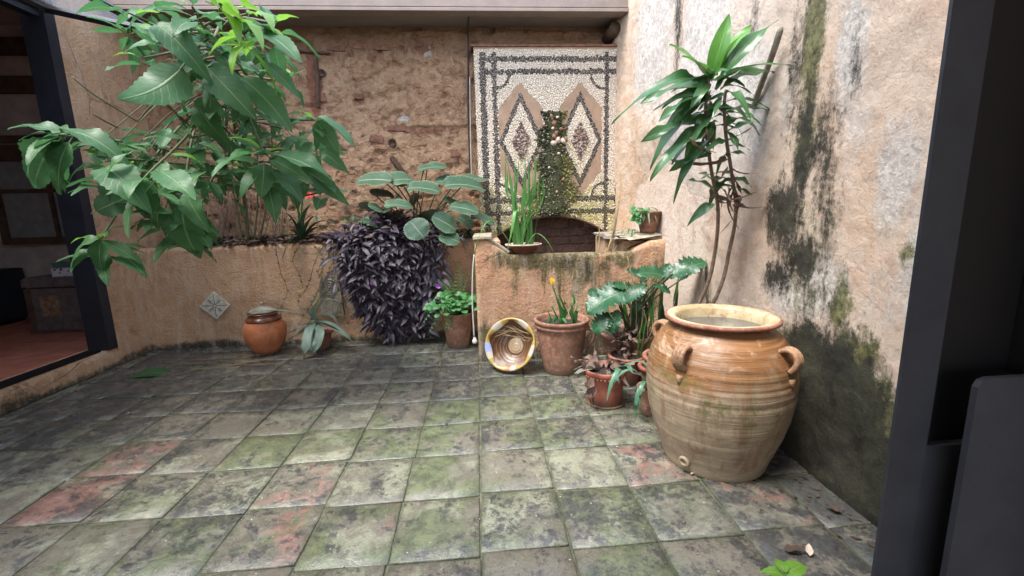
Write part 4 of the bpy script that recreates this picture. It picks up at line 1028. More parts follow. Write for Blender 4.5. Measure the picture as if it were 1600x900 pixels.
# --- aloe-like strap plant in low pot
q = thing('aloe_plant', 'grey green strap leaved plant sprawling from a small pot beside the orange lidded pot', 'plant', (-1.555, 4.16, 0))
b = MB(); b.lathe(pot_profile(.17, .075, .10), 28, .01); b.build('pot', MT['pot_old'], q, True); soil_disc(q, .088, .15)
A = lambda x, y, Y: P(x, y, Y)
for pts, w_ in (([A(487, 500, 4.12), A(450, 488, 4.0), A(415, 486, 3.9), A(385, 495, 3.85)], .026), ([A(488, 500, 4.12), A(497, 480, 4.05), A(510, 468, 4.02), A(530, 470, 4.05)], .018),
                ([A(490, 503, 4.1), A(482, 520, 3.95), A(478, 545, 3.85), A(474, 566, 3.84)], .030), ([A(492, 505, 4.1), A(500, 520, 3.95), A(495, 545, 3.86), A(482, 558, 3.84)], .028),
                ([A(494, 500, 4.1), A(520, 512, 3.98), A(540, 525, 3.93), A(558, 543, 3.95)], .025), ([A(494, 500, 4.1), A(515, 506, 4.0), A(535, 518, 3.98), A(548, 530, 3.98)], .022),
                ([A(487, 505, 4.1), A(470, 510, 4.0), A(458, 517, 3.98), A(445, 522, 4.02)], .022), ([A(488, 508, 4.1), A(472, 520, 4.0), A(462, 525, 3.98), A(450, 531, 4.0)], .03),
                ([A(491, 498, 4.1), A(489, 480, 4.08), A(494, 470, 4.1), A(496, 455, 4.12)], .014), ([A(489, 500, 4.1), A(480, 487, 4.06), A(468, 482, 4.0), A(455, 487, 3.98)], .018),
                ([A(492, 506, 4.1), A(488, 525, 3.96), A(486, 540, 3.87), A(490, 552, 3.86)], .03), ([A(493, 500, 4.1), A(508, 492, 4.06), A(520, 496, 4.04), A(530, 510, 4.03)], .018)):
    strap_leaf(q, pts, w_ * 1.35, 'aloe', n=18)

# --- bromeliad / clivia with red flower on the bed
q = thing('clivia_plant', 'dark strap leaved plant with one red flower head on the raised bed', 'plant', P(472, 385, 4.42))
for pts, w_ in (([A(470, 372, 4.42), A(462, 352, 4.38), A(447, 334, 4.33), A(425, 336, 4.28)], .026), ([A(472, 372, 4.42), A(472, 350, 4.4), A(478, 330, 4.38), A(487, 318, 4.36)], .030), ([A(474, 372, 4.42), A(490, 352, 4.38), A(508, 345, 4.3), A(524, 350, 4.25)], .026),
                ([A(474, 374, 4.42), A(488, 360, 4.4), A(500, 355, 4.33), A(516, 362, 4.25)], .026), ([A(470, 374, 4.42), A(460, 362, 4.36), A(448, 360, 4.28), A(438, 372, 4.24)], .028), ([A(468, 376, 4.4), A(458, 372, 4.3), A(448, 385, 4.25), A(440, 410, 4.24)], .024),
                ([A(471, 370, 4.42), A(466, 350, 4.38), A(458, 340, 4.36), A(450, 350, 4.3)], .022), ([A(473, 370, 4.42), A(480, 350, 4.38), A(492, 338, 4.36), A(497, 350, 4.3)], .022), ([A(472, 372, 4.42), A(469, 350, 4.42), A(467, 335, 4.42), A(462, 322, 4.4)], .024)):
    strap_leaf(q, pts, w_, 'brom', n=16)
b = MB(); tp = A(472, 308, 4.15); b.tube([A(472, 375, 4.42) - q.location, A(471, 340, 4.41) - q.location, tp - q.location], .008, 6); b.build('flower_stalk', MT['gstem'], q, True)
pet = leaf_mesh('petal', MT['red'], .28, 'ovate', nl=5, cols=3, curl=.3, fold=.3, stalk=0, seed=4)
for k in range(16):
    d = rdir(); d.z = abs(d.z) * .6; 
    c = tp + Vector((d.x * .05, d.y * .04, d.z * .04)); place_leaf(q, pet, c, c + d * .07, TOCAM, name='petal')

# --- round grey-green leaves
q = thing('round_leaf_plant', 'tall plant with big round toothed grey green leaves on dark stalks on the bed', 'plant', P(655, 385, 4.5))
bm1 = [leaf_mesh('leaf', MT['beg'], .40, 'round', nl=22, ser=.06, curl=c_, fold=f_, wave=.02, stalk=.0, seed=s_, cols=7) for s_, c_, f_ in ((1, .10, .12), (2, .18, .20), (3, .05, .08))]
st = MB(); root_p = P(650, 372, 4.5)
BL = [(612, 283, 562, 279, 4.25, .75), (608, 284, 642, 276, 4.3, .9), (672, 262, 650, 272, 4.5, .8), (652, 266, 695, 258, 4.42, .62), (636, 295, 682, 292, 4.15, .85), (634, 290, 618, 285, 4.3, 1), (680, 285, 718, 280, 4.35, .7), (694, 290, 752, 286, 4.2, .62), (722, 282, 755, 278, 4.45, .8),
      (622, 318, 598, 326, 4.2, .9), (600, 322, 640, 318, 4.1, .75), (575, 322, 596, 327, 4.15, .9), (702, 323, 744, 328, 4.1, .7), (735, 338, 770, 345, 4.2, .55), (675, 338, 710, 356, 4.05, .8), (686, 368, 715, 375, 4.02, .95), (715, 338, 737, 350, 4.3, .7),
      (640, 345, 660, 368, 4.05, 1), (655, 305, 640, 318, 4.35, 1.1), (692, 310, 720, 325, 4.4, .6), (578, 302, 612, 304, 4.4, .5), (560, 318, 585, 330, 4.4, .7), (655, 335, 690, 345, 4.35, .8), (565, 345, 590, 352, 4.15, .7), (630, 340, 612, 355, 4.3, .9)]
for i, (x0, y0, x1, y1, Y, ws) in enumerate(BL):
    Y0 = Y - .04; base, tip = P(x0, y0, Y0), P(x1, y1, Y + random.uniform(-.10, .10))
    d = tip - base; mid = base + d * .1
    upv = Vector((random.uniform(-.25, .25), -random.uniform(.35, .8), 1))
    if i in (18, 20, 21, 22): upv = Vector((0, .6, 1))
    place_leaf(q, bm1[i % 3], base, base + d * 1.12, upv, ws * random.uniform(1.35, 1.6) * .95)
    m_ = base + d * .22; m_.z -= .012
    rp = root_p + Vector((random.uniform(-.16, .16), random.uniform(-.06, .06), 0))
    st.tube(curve([rp - q.location, (rp * .45 + m_ * .55) - q.location + Vector((random.uniform(-.03, .03), .02, .03)), m_ - q.location], 5), .0085, 5, .0055)
st.build('stalk', MT['stem'], q, True)

# --- purple trailing plant
q = thing('purple_trailing_plant', 'dense dark purple trailing plant pouring over the bed wall to the floor', 'plant', (-.85, 4.40, .97))
pm1 = [leaf_mesh('leaf', MT['purple'], w_, 'lance', nl=7, cols=3, curl=c_, fold=.35, wave=.01, stalk=0, seed=s_) for s_, w_, c_ in ((1, .125, .15), (2, .15, .3), (3, .11, .05))]
pm2 = leaf_mesh('leaf', MT['purple2'], .12, 'lance', nl=7, cols=3, curl=.4, fold=.3, wave=.02, stalk=0, seed=9)
cand = []; ste = MB(); rr_ = random.Random(5)
for k in range(150):
    x = rr_.triangular(-1.50, -.20, -.85); y = rr_.uniform(4.33, 4.62)
    top = .98 + .12 * rr_.random() + .22 * max(0, 1 - abs(x + .85) / .55) * rr_.random()
    edge = abs(x + .80) / .62
    hang = rr_.random() < .82 and edge < 1.05
    end = (.02 + .12 * rr_.random() + .75 * max(0, edge - .38) ** 1.1 + rr_.random() ** 2 * .35) if hang else top - .2
    pts = [Vector((x, y, .96)), Vector((x, y - .04, top))]
    fy_ = 4.24 - .13 * rr_.random() * (1 if edge < .8 else .4)
    xx = x + rr_.uniform(-.08, .08)
    if hang:
        xe = -.80 + (xx + .80) * .72
        pts += [Vector((xx, fy_ + .02, top * .9)), Vector((xx * .6 + xe * .4, fy_ - .02, max(end, .6))), Vector((xe, fy_ + .02, end))]
    else: pts += [Vector((xx, fy_ + .06, top * .96)), Vector((xx + rr_.uniform(-.08, .08), fy_, top - .12 * rr_.random()))]
    c = curve(pts, 7); ste.tube([p - q.location for p in c[::2]], .0042, 4, cap=False)
    acc = 0; side = 1
    for i in range(1, len(c)):
        acc += (c[i] - c[i - 1]).length
        if acc > .048:
            acc = 0; side = -side; d = (c[i] - c[i - 1]).normalized()
            o_ = Vector((side * rr_.uniform(.2, 1.2), -rr_.uniform(.1, 1.2), rr_.uniform(-.7, .6))); dd = (o_ + d * .25 + Vector((0, 0, .2 if c[i].z > 1 else -.22))).normalized()
            L_ = rr_.uniform(.085, .175); cand.append((c[i].y + dd.y * L_, c[i], dd, L_))
cand.sort(key=lambda t: t[0] - .25 * (t[1].z > 1.0))
ste.build('stem', MT['purple'], q, True)
rest = MB()
for i, (_, p, d, L_) in enumerate(cand):
    upv = Vector((rr_.uniform(-.4, .4), -rr_.uniform(.2, 1), .8))
    if i < 295: place_leaf(q, pm2 if rr_.random() < .07 else pm1[i % 3], p, p + d * L_, upv, rr_.uniform(.85, 1.25))
    else:
        v, f, u = leaf_geo(.13, 'lance', nl=4, cols=3, curl=.2, fold=.35, stalk=0, seed=i % 7); M_ = basis(p - q.location, d, upv) @ Matrix.Scale(L_, 4)
        rest.add([M_ @ Vector(a) for a in v], f, u)
o = rest.build('inner_leaves', MT['purple'], q, True); o['kind'] = 'stuff'
fl_ = leaf_mesh('flower', MT['purple_petal'], .5, 'round', nl=5, cols=3, curl=.2, stalk=0)
for x, y in ((686, 448), (583, 443)):
    for k in range(3): p = P(x, y, 4.05); place_leaf(q, fl_, p, p + (rdir() + Vector((0, -.5, .5))).normalized() * .035, TOCAM, name='flower')

# --- fern pot
q = thing('fern_pot', 'plain terracotta pot of bright green fern against the fountain corner', 'potted plant', (-.235, 3.985, 0))
b = MB(); b.lathe(pot_profile(.335, .105, .150, .004, .02), 36, .006); b.build('pot', MT['pot'], q, True); soil_disc(q, .135, .31)
rr_ = random.Random(12)
def frond(root, base, tip, lift, w_, mat='fern', n=15, name='frond'):
    c = curve([base, (Vector(base) + Vector(tip)) / 2 + Vector((0, 0, lift)), tip], n // 2); b = MB(); b.tube([p - root.location for p in c], .0025, 3, .001)
    L = len(c)
    for i in range(1, L):
        t = i / L; d = (c[i] - c[i - 1]).normalized(); s_ = d.cross(Vector((0, 0, 1))); s_ = s_.normalized() if s_.length > .1 else Vector((1, 0, 0)); l = w_ * math.sin(math.pi * min(1, .15 + t * .85)) + .006
        for sg in (-1, 1):
            v, f, u = leaf_geo(.26, 'ovate', nl=3, cols=3, curl=.25, fold=.1, stalk=0, seed=i); M_ = basis(c[i] - root.location, s_ * sg + d * .35 - Vector((0, 0, .25)), Vector((0, -.3, 1))) @ Matrix.Scale(l, 4)
            b.add([M_ @ Vector(a) for a in v], f, u)
    return b.build(name, MT[mat], root, True)
fb = Vector((-.235, 3.985, .32))
for i in range(20):
    a = rr_.uniform(0, 6.28); l = rr_.uniform(.16, .32); tip = fb + Vector((math.cos(a) * l, math.sin(a) * l * .8 - .04, rr_.uniform(-.12, .14)))
    frond(q, fb + Vector((math.cos(a) * .04, math.sin(a) * .04, 0)), tip, .16, rr_.uniform(.030, .05))
for x, y, Y in ((716, 412, 3.98), (733, 425, 4.0), (700, 430, 3.9), (725, 418, 4.05), (690, 440, 3.85)): frond(q, fb, P(x, y, Y), .03, .035)
for x, y in ((670, 520), (700, 515), (725, 495), (660, 505)): frond(q, fb, P(x, y, 3.8), .13, .035)
rl = leaf_mesh('leaf', MT['fern'], .5, 'round', nl=8, ser=.12, cols=5, curl=.25, fold=.15, stalk=.3, seed=3)
for i in range(95):
    a = rr_.uniform(0, 6.28); r_ = rr_.random() ** .6 * .24; p = fb + Vector((math.cos(a) * r_ - .03, math.sin(a) * r_ * .8 - .04, .04 + .13 * (1 - (r_ / .25) ** 2) + rr_.uniform(-.06, .05)))
    d = Vector((math.cos(a), math.sin(a), rr_.uniform(-.2, .3))); place_leaf(q, rl, p, p + d * rr_.uniform(.035, .062), Vector((0, -.7, 1)) + rdir() * .3)

# --- leaning bowl
q = thing('leaning_bowl', 'brown glazed bowl with yellow and blue rim leaning on its side against the fountain', 'bowl', (.205, 3.30, .0))
def mat_bowl():
    m = Mat('combed_brown_glaze'); p = m.pos(obj=True); s = m.sep(p); r_ = m.math('SQRT', m.math('ADD', m.math('MULTIPLY', s[0], s[0]), m.math('MULTIPLY', s[1], s[1])))
    ring = m.math('SINE', m.math('MULTIPLY', m.math('ADD', r_, m.math('MULTIPLY', m.noise(5, 3, vec=p), .05)), 320.))
    col = m.mix(m.ramp(ring, (.3, 0.), (.9, .5)), (.10, .045, .022), (.27, .15, .07))
    dusty = m.blot(m.ramp(m.math('MULTIPLY', s[1], -1.), (-.05, 0.), (.16, .75)), m.noise(12, 7, .7, vec=p), 1.2, 3)
    col = m.mix(m.math('MULTIPLY', dusty, .8), col, (.40, .35, .30))
    col = m.mix(m.ramp(r_, (.055, .9), (.062, 0.)), col, (.42, .31, .20))
    return m.fin(col, .35, m.bump(ring, .3, .003))
# axis of the bowl points at the viewer and a little up
ax = Vector((-.50, -1, .42)).normalized(); QM = Matrix.Translation((.005, -.02, .213)) @ ax.to_track_quat('Z', 'Y').to_matrix().to_4x4() @ Matrix.Scale(1.1, 4)
b = MB(); b.lathe([(.001, -.115), (.07, -.115), (.075, -.13), (.085, -.13), (.095, -.112), (.14, -.07), (.178, -.01), (.186, .02), (.176, .02), (.168, -.008), (.132, -.06), (.085, -.098), (.058, -.100), (.054, -.094), (.001, -.094)], 56, .02)
bo = b.build('bowl_body', mat_bowl(), q, True); bo.matrix_local = QM
def mat_brim():
    m = Mat('painted_bowl_rim'); p = m.pos(obj=True); s = m.sep(p); a = m.math('ARCTAN2', s[1], s[0]); t = m.math('FRACT', m.math('MULTIPLY_ADD', a, .80, .95))
    col = m.mix(m.ramp(t, (.60, 0.), (.64, 1.)), m.mix(m.noise(9, 4, vec=p), (.30, .19, .04), (.42, .30, .08)), (.42, .38, .30))
    blue = m.math('MULTIPLY', m.ramp(s[0], (-.16, 0.), (-.12, 0.)), 1.)
    t2 = m.math('ABSOLUTE', m.math('SUBTRACT', a, -3.0)); t3 = m.math('ABSOLUTE', m.math('SUBTRACT', a, -1.55))
    col = m.mix(m.ramp(t2, (.24, 1.), (.28, 0.)), col, (.26, .30, .50)); col = m.mix(m.ramp(t3, (.10, 1.), (.13, 0.)), col, (.33, .13, .06))
    return m.fin(col, .3)
b = MB(); nseg = 72; vs = []; fs = []
for i in range(nseg):
    a = 2 * math.pi * i / nseg; sc = abs(math.cos(a * 2.5 + .6)); ri = .178 - .030 * sc; w2 = 1 + .02 * math.sin(2 * a)
    for r_, z in ((.190 * w2, .018), (.190 * w2, .028), (.180 * w2, .031), (ri * w2, .016 - .012 * sc - .004)): vs.append((r_ * math.cos(a), r_ * math.sin(a), z))
for i in range(nseg):
    j = (i + 1) % nseg
    for k in range(3): fs.append((i * 4 + k, j * 4 + k, j * 4 + k + 1, i * 4 + k + 1))
b.add(vs, fs); br_ = b.build('painted_rim', mat_brim(), q, True); br_.matrix_local = QM
b = MB(); rr_ = random.Random(3)
for k in range(16):
    a, c = rr_.uniform(.2, 2.9), rr_.uniform(.2, 2.9); r1, r2 = rr_.uniform(.10, .165), rr_.uniform(.10, .165)
    b.tube([QM @ Vector((r1 * math.cos(a), r1 * math.sin(a), -.02)), QM @ Vector((r2 * math.cos(c), r2 * math.sin(c), -.02 + .01 * rr_.random()))], .0013, 3)
b.build('dry_rootlets', MT['dry'], q)

# --- tulip pot
TX, TY, TH = .605, 3.235, .425
q = thing('tulip_pot', 'large terracotta pot with side handle holding one yellow tulip', 'potted plant', (TX, TY, 0))
b = MB(); b.lathe([(.04, .002), (.138, 0), (.143, .008), (.155, .09), (.172, .2), (.188, .31), (.192, .352), (.207, .362), (.209, .374), (.201, .382), (.202, .39), (.213, .398), (.214, .414), (.205, .423), (.192, .42), (.186, .40), (.17, .30), (.001, .29)], 56, .006); b.build('pot', MT['pot'], q, True)
soil_disc(q, .178, .372)
for a in (-20,):
    ca, sa = math.cos(R(a)), math.sin(R(a)); b = MB(); b.tube(curve([(ca * r_, sa * r_, z) for r_, z in ((.185, .345), (.222, .348), (.247, .318), (.243, .268), (.215, .225), (.178, .205), (.168, .196))], 4), .017, 9, .012); b.build('handle', MT['pot'], q, True)
for pts, w_ in (([P(878, 506, 3.2), P(876, 488, 3.18), P(870, 470, 3.16), P(863, 446, 3.15)], .016), ([P(880, 506, 3.2), P(884, 490, 3.18), P(876, 470, 3.17), P(873, 458, 3.16)], .014), ([P(866, 507, 3.2), P(868, 495, 3.2), P(864, 485, 3.2), P(863, 478, 3.2)], .017), ([P(858, 507, 3.2), P(859, 498, 3.2), P(857, 490, 3.2), P(855, 484, 3.2)], .012),
                ([P(896, 508, 3.18), P(893, 490, 3.16), P(896, 478, 3.15), P(897, 462, 3.14)], .016), ([P(898, 508, 3.18), P(900, 495, 3.15), P(901, 485, 3.14), P(904, 474, 3.14)], .013), ([P(874, 508, 3.15), P(878, 498, 3.13), P(882, 502, 3.1), P(886, 506, 3.08)], .01), ([P(881, 500, 3.2), P(880, 485, 3.19), P(882, 474, 3.19), P(880, 466, 3.19)], .013)):
    strap_leaf(q, pts, w_ * 1.25, 'fern', n=12, fold=.5)
b = MB(); b.tube(curve([P(875, 506, 3.2) - q.location, P(874, 480, 3.18) - q.location, P(863, 445, 3.16) - q.location], 6), .0055, 6); b.tube([P(896, 506, 3.16) - q.location, P(895, 466, 3.15) - q.location], .0045, 6); b.build('stem', MT['gstem'], q, True)
for cx_, cy_, mt_, s_ in ((863, 440, 'yellow', 1.), (895, 462, 'variegated', .75)):
    cp = P(cx_, cy_, 3.16); pm3 = leaf_mesh('petal', MT[mt_], .34, 'ovate', nl=6, cols=5, curl=-.12, fold=.5, stalk=0, seed=2)
    for k in range(6):
        a = k * 1.047; d = Vector((math.cos(a), math.sin(a), 0)); p = cp + d * .006 * s_ + Vector((0, 0, -.02 * s_)); tip = cp + d * .012 * s_ + Vector((0, 0, .032 * s_)); place_leaf(q, pm3, p, tip, -d, 1.1, name='petal')

# --- lobed-leaf plant in big low pot behind
q = thing('lobed_leaf_plant', 'wide terracotta pot of glossy deeply lobed leaves and blades in the fountain corner', 'potted plant', (1.13, 3.20, 0))
b = MB(); b.lathe(pot_profile(.30, .15, .215, .006, .03), 40, .006); b.build('pot', MT['pot'], q, True); soil_disc(q, .195, .27)
ph = [leaf_mesh('leaf', MT['phil'], .36, 'round', nl=16, ser=.24, cols=7, curl=c_, fold=.16, wave=.04, stalk=0, seed=s_) for s_, c_ in ((1, .2), (2, .35), (3, .12))]
PL = [(985, 452, 915, 478, 3.0, .9), (955, 490, 925, 515, 2.95, 1.0), (965, 485, 955, 520, 2.92, .8), (990, 455, 962, 440, 3.05, .8), (980, 450, 1012, 460, 3.0, .7), (950, 460, 920, 455, 3.1, .8), (1040, 432, 1000, 420, 3.0, .9), (1030, 430, 1045, 412, 3.1, .8), (1035, 436, 1070, 415, 2.9, .8), (1045, 432, 1103, 402, 2.85, .75),
      (1010, 445, 975, 465, 2.9, .8), (1055, 425, 1100, 415, 2.95, .55), (1010, 440, 985, 418, 3.15, .7), (1000, 470, 985, 495, 3.0, .7), (1060, 440, 1080, 425, 3.0, .7), (1020, 445, 1050, 455, 2.9, .7), (1000, 455, 1025, 475, 3.05, .6), (960, 445, 945, 470, 3.1, .8)]
st = MB()
for i, (x0, y0, x1, y1, Y, ws) in enumerate(PL):
    base, tip = P(x0, y0, Y), P(x1, y1, Y - .05); place_leaf(q, ph[i % 3], base, tip, Vector((random.uniform(-.3, .3), -random.uniform(.3, .9), 1)), ws * .95)
    rp = Vector((1.13 + random.uniform(-.1, .1), 3.2 + random.uniform(-.08, .08), .28)); st.tube(curve([rp - q.location, (rp + base) / 2 + Vector((0, 0, .05)) - q.location, base - q.location, base + (tip - base) * .1 - q.location], 5), .0075, 5, .005)
st.build('stalk', MT['stem'], q, True)
rr_ = random.Random(8)
for i in range(26):
    bx = rr_.uniform(975, 1050); Yb = rr_.uniform(3.05, 3.3); bp = P(bx, 520, Yb); tx = bx + rr_.uniform(-25, 30); ty = rr_.uniform(428, 480)
    strap_leaf(q, [bp, P((bx + tx) / 2 + rr_.uniform(-4, 4), (520 + ty) / 2, Yb), P(tx, ty, Yb - .05)], rr_.uniform(.010, .018), 'brom' if i % 2 else 'reed', n=8, name='blade')
b = MB()
for x0, y0, x1, y1 in ((995, 520, 980, 400), (985, 510, 975, 440), (990, 540, 1004, 480), (1010, 540, 1004, 480), (970, 530, 945, 480), (1005, 540, 1020, 500), (1000, 470, 983, 420)):
    b.tube(curve([P(x0, y0, 2.95) - q.location, P((x0 + x1) / 2 + 5, (y0 + y1) / 2, 2.9) - q.location, P(x1, y1, 2.92) - q.location], 5), .005, 5, .0025)
b.build('dry_stalk', MT['dry'], q, True)

# --- scalloped pot with withered plant
q = thing('scalloped_pot', 'small terracotta pot with pinched rim band and withered brown leaves in front', 'potted plant', (.775, 2.625, 0))
b = MB(); b.lathe([(.03, .002), (.098, 0), (.102, .006), (.112, .10), (.123, .192), (.132, .20), (.136, .212), (.139, .228), (.133, .238), (.122, .234), (.116, .20), (.10, .15), (.001, .14)], 44, .006); b.build('pot', MT['pot_red'], q, True)
b = MB()
for k in range(34): a = k * 2 * math.pi / 34; b.lathe([(.001, -.007), (.007, -.003), (.007, .003), (.001, .007)], 6, 0, Matrix.Translation((math.cos(a) * .131, math.sin(a) * .131, .195)))
b.build('pinched_band', MT['pot_red'], q, True)
b = MB(); b.lathe([(.001, 0), (.12, 0), (.128, .012), (.12, .008), (.001, .006)], 32, .01); b.build('saucer', MT['pot_old'], q, True); soil_disc(q, .112, .212)
dl = [leaf_mesh('leaf', MT['deadleaf'], .16, 'lance', nl=9, cols=3, curl=.55, fold=.4, wave=.07, stalk=0, twist=2.2, seed=s_) for s_ in (1, 2, 3)]
rr_ = random.Random(4)
for k in range(26):
    a = rr_.uniform(0, 6.28); p = q.location + Vector((math.cos(a) * .04, math.sin(a) * .04, .22)); d = Vector((math.cos(a), math.sin(a), rr_.uniform(.0, 1.1))).normalized(); place_leaf(q, dl[k % 3], p, p + d * rr_.uniform(.10, .19), rdir() + Vector((0, 0, 1)), rr_.uniform(.8, 1.4))
for x0, y0, x1, y1 in ((915, 575, 900, 562), (925, 590, 918, 625), (922, 600, 935, 640), (918, 610, 928, 636), (930, 560, 905, 566)):
    place_leaf(q, dl[0], P(x0, y0, 2.50), P(x1, y1, 2.45), TOCAM, 1.3)
for k in range(5):
    a = rr_.uniform(2.5, 6); p = q.location + Vector((math.cos(a) * .05, math.sin(a) * .05, .22)); place_leaf(q, leaf_mesh('leaf', MT['aloe'], .15, 'lance', nl=8, cols=3, curl=.6, fold=.3, stalk=0, seed=k), p, p + Vector((math.cos(a), math.sin(a), .5)) * .13)
for pts in ([P(955, 575, 2.6), P(965, 578, 2.45), P(955, 600, 2.40), P(948, 628, 2.38)], [P(960, 575, 2.6), P(980, 572, 2.5), P(985, 578, 2.4), P(990, 585, 2.38)]): strap_leaf(q, pts, .014, 'strap', n=14)

# --- dark pot with black stalks
q = thing('dark_stalk_pot', 'dark clay pot of blackened shrivelled stalks wedged between the other pots', 'potted plant', (1.02, 2.93, 0))
b = MB(); b.lathe(pot_profile(.21, .085, .125, .008, .025), 36, .008); b.build('pot', MT['pot_old'], q, True); soil_disc(q, .108, .19)
b = MB(); rr_ = random.Random(6)
for k in range(6):
    x, y = rr_.uniform(-.04, .04), rr_.uniform(-.04, .04); b.tube(curve([(x, y, .19), (x + rr_.uniform(-.03, .03), y, .28), (x * 2 - .03, y - .03, .33 + .06 * rr_.random())], 5), .011, 6, .006)
b.build('stalk', MT['drydark'], q, True)
for k in range(30): p = q.location + Vector((rr_.uniform(-.06, .03), rr_.uniform(-.06, .05), rr_.uniform(.2, .38))); place_leaf(q, dl[k % 3], p, p + (rdir() + Vector((0, -.2, .3))).normalized() * rr_.uniform(.06, .11), rdir())
for x0, x1, y1 in ((1000, 1010, 495), (995, 1002, 505), (1004, 1022, 520)): strap_leaf(q, [P(x0, 565, 2.85), P((x0 + x1) / 2, (565 + y1) / 2, 2.8), P(x1, y1, 2.78)], .006, 'reed', n=8)
q = thing('empty_pot', 'low round dark clay pot half hidden behind the withered plant pot', 'pot', (1.16, 2.72, 0))
b = MB(); b.lathe(pot_profile(.20, .085, .115, .010, .03), 36, .008); b.build('pot', MT['pot_red'], q, True); soil_disc(q, .10, .17)

# --- small pot with drooping straps
q = thing('strap_leaf_pot', 'small terracotta pot with drooping teal strap leaves beside the huge jar', 'potted plant', (1.01, 2.44, 0))
b = MB(); b.lathe(pot_profile(.175, .062, .082, .006, .02), 32, .006); b.build('pot', MT['pot'], q, True); soil_disc(q, .07, .155)
for pts, w_ in (([P(1012, 610, 2.40), P(1003, 603, 2.34), P(995, 625, 2.30), P(992, 660, 2.29)], .014), ([P(1014, 608, 2.42), P(1005, 590, 2.36), P(985, 578, 2.3), P(965, 590, 2.28), P(950, 625, 2.30)], .013), ([P(1014, 606, 2.42), P(1016, 580, 2.45), P(1000, 565, 2.5), P(972, 572, 2.5)], .013), ([P(1016, 608, 2.4), P(1020, 600, 2.34), P(1024, 612, 2.31), P(1028, 632, 2.3)], .013), ([P(1014, 608, 2.42), P(1008, 596, 2.34), P(1001, 610, 2.29), P(1000, 640, 2.28)], .012)):
    strap_leaf(q, pts, w_, 'strap', n=18)

# --- small pot on the ledge
lz = 1.012
q = thing('ledge_pot', 'small flaking terracotta pot with a variegated spider plant on the fountain ledge', 'potted plant', (1.415, 3.42 + .18, lz))
q.location = (1.44, 3.66, 1.035)
b = MB(); b.lathe(pot_profile(.175, .068, .100, .004, .02), 32, .008); b.build('pot', MT['brick'], q, True); soil_disc(q, .085, .155)
arching(q, q.location + Vector((-.03, 0, .16)), 16, .17, .011, 'variegated', .7, 1.3, 5)
for k in range(26):
    a = random.uniform(1.8, 4.8); p = q.location + Vector((-.05 + math.cos(a) * .06, math.sin(a) * .06, .15 + random.uniform(-.06, .05))); place_leaf(q, rl, p, p + Vector((math.cos(a), math.sin(a) - .4, random.uniform(-.6, .4))).normalized() * .05, Vector((0, -1, 1)))
q = thing('trailing_spider_plant', 'little rootless sprig of spider plant lying on the ledge stones below its pot', 'plant', (1.30, 3.68, 1.03))
arching(q, q.location + Vector((0, 0, .01)), 12, .12, .008, 'variegated', .6, 1.0, 15)

# --- reed bowl on the rim
q = thing('reed_bowl', 'shallow brown bowl of tall bright green reed leaves on the fountain rim', 'potted plant', P(818, 396, 3.62) + Vector((0, 0, -.006)))
q.location.z = .893
b = MB(); b.lathe([(.03, 0), (.085, 0), (.09, .004), (.125, .045), (.146, .068), (.150, .078), (.143, .078), (.12, .05), (.001, .04)], 40, .006); b.build('bowl', MT['glaze_brown'], q, True)
b = MB(); b.lathe([(.1495, .070), (.153, .074), (.152, .081), (.144, .081), (.142, .076)], 40, .006); b.build('pale_rim', MT['shell'], q, True); soil_disc(q, .128, .058)
rr_ = random.Random(2); YR = 3.60
RD = [(800, 226, 785), (812, 240, 800), (838, 250, 832), (843, 262, 836), (826, 244, 824), (821, 240, 822), (833, 262, 830), (806, 262, 800), (816, 290, 815), (840, 285, 838), (849, 275, 843), (830, 300, 826), (812, 320, 812), (822, 280, 818), (790, 236, 792), (804, 245, 806), (845, 300, 838), (828, 258, 826), (819, 262, 817), (836, 238, 834)]
for i, (tx, ty, mx_) in enumerate(RD):
    bx = 808 + i * 1.2 % 26; bx = rr_.uniform(802, 832); Yk = YR + rr_.uniform(-.05, .05)
    strap_leaf(q, [P(bx, 388, Yk), P((bx + mx_) / 2 + 1, 340, Yk), P(mx_ * .5 + tx * .5, (340 + ty) / 2 + 10, Yk), P(tx, ty, Yk)], rr_.uniform(.007, .011), 'reed', n=15, fold=.4)
for pts, w_ in (([P(812, 388, YR), P(806, 330, 3.5), P(800, 360, 3.42), P(786, 425, 3.40)], .014), ([P(822, 386, YR), P(838, 365, 3.5), P(860, 385, 3.42), P(875, 430, 3.41)], .010), ([P(810, 388, YR), P(795, 350, 3.6), P(780, 325, 3.6), P(762, 312, 3.58)], .012),
                ([P(804, 388, YR), P(797, 362, 3.6), P(790, 345, 3.6), P(786, 335, 3.6)], .016), ([P(808, 388, YR), P(800, 300, 3.62), P(791, 250, 3.62), P(783, 222, 3.62)], .012), ([P(800, 385, YR), P(770, 345, 3.48), P(752, 362, 3.40), P(742, 400, 3.42), P(738, 450, 3.44)], .008),
                ([P(833, 385, YR), P(842, 330, 3.6), P(850, 300, 3.55), P(838, 280, 3.5)], .01)):
    strap_leaf(q, pts, w_, 'reed', n=20)

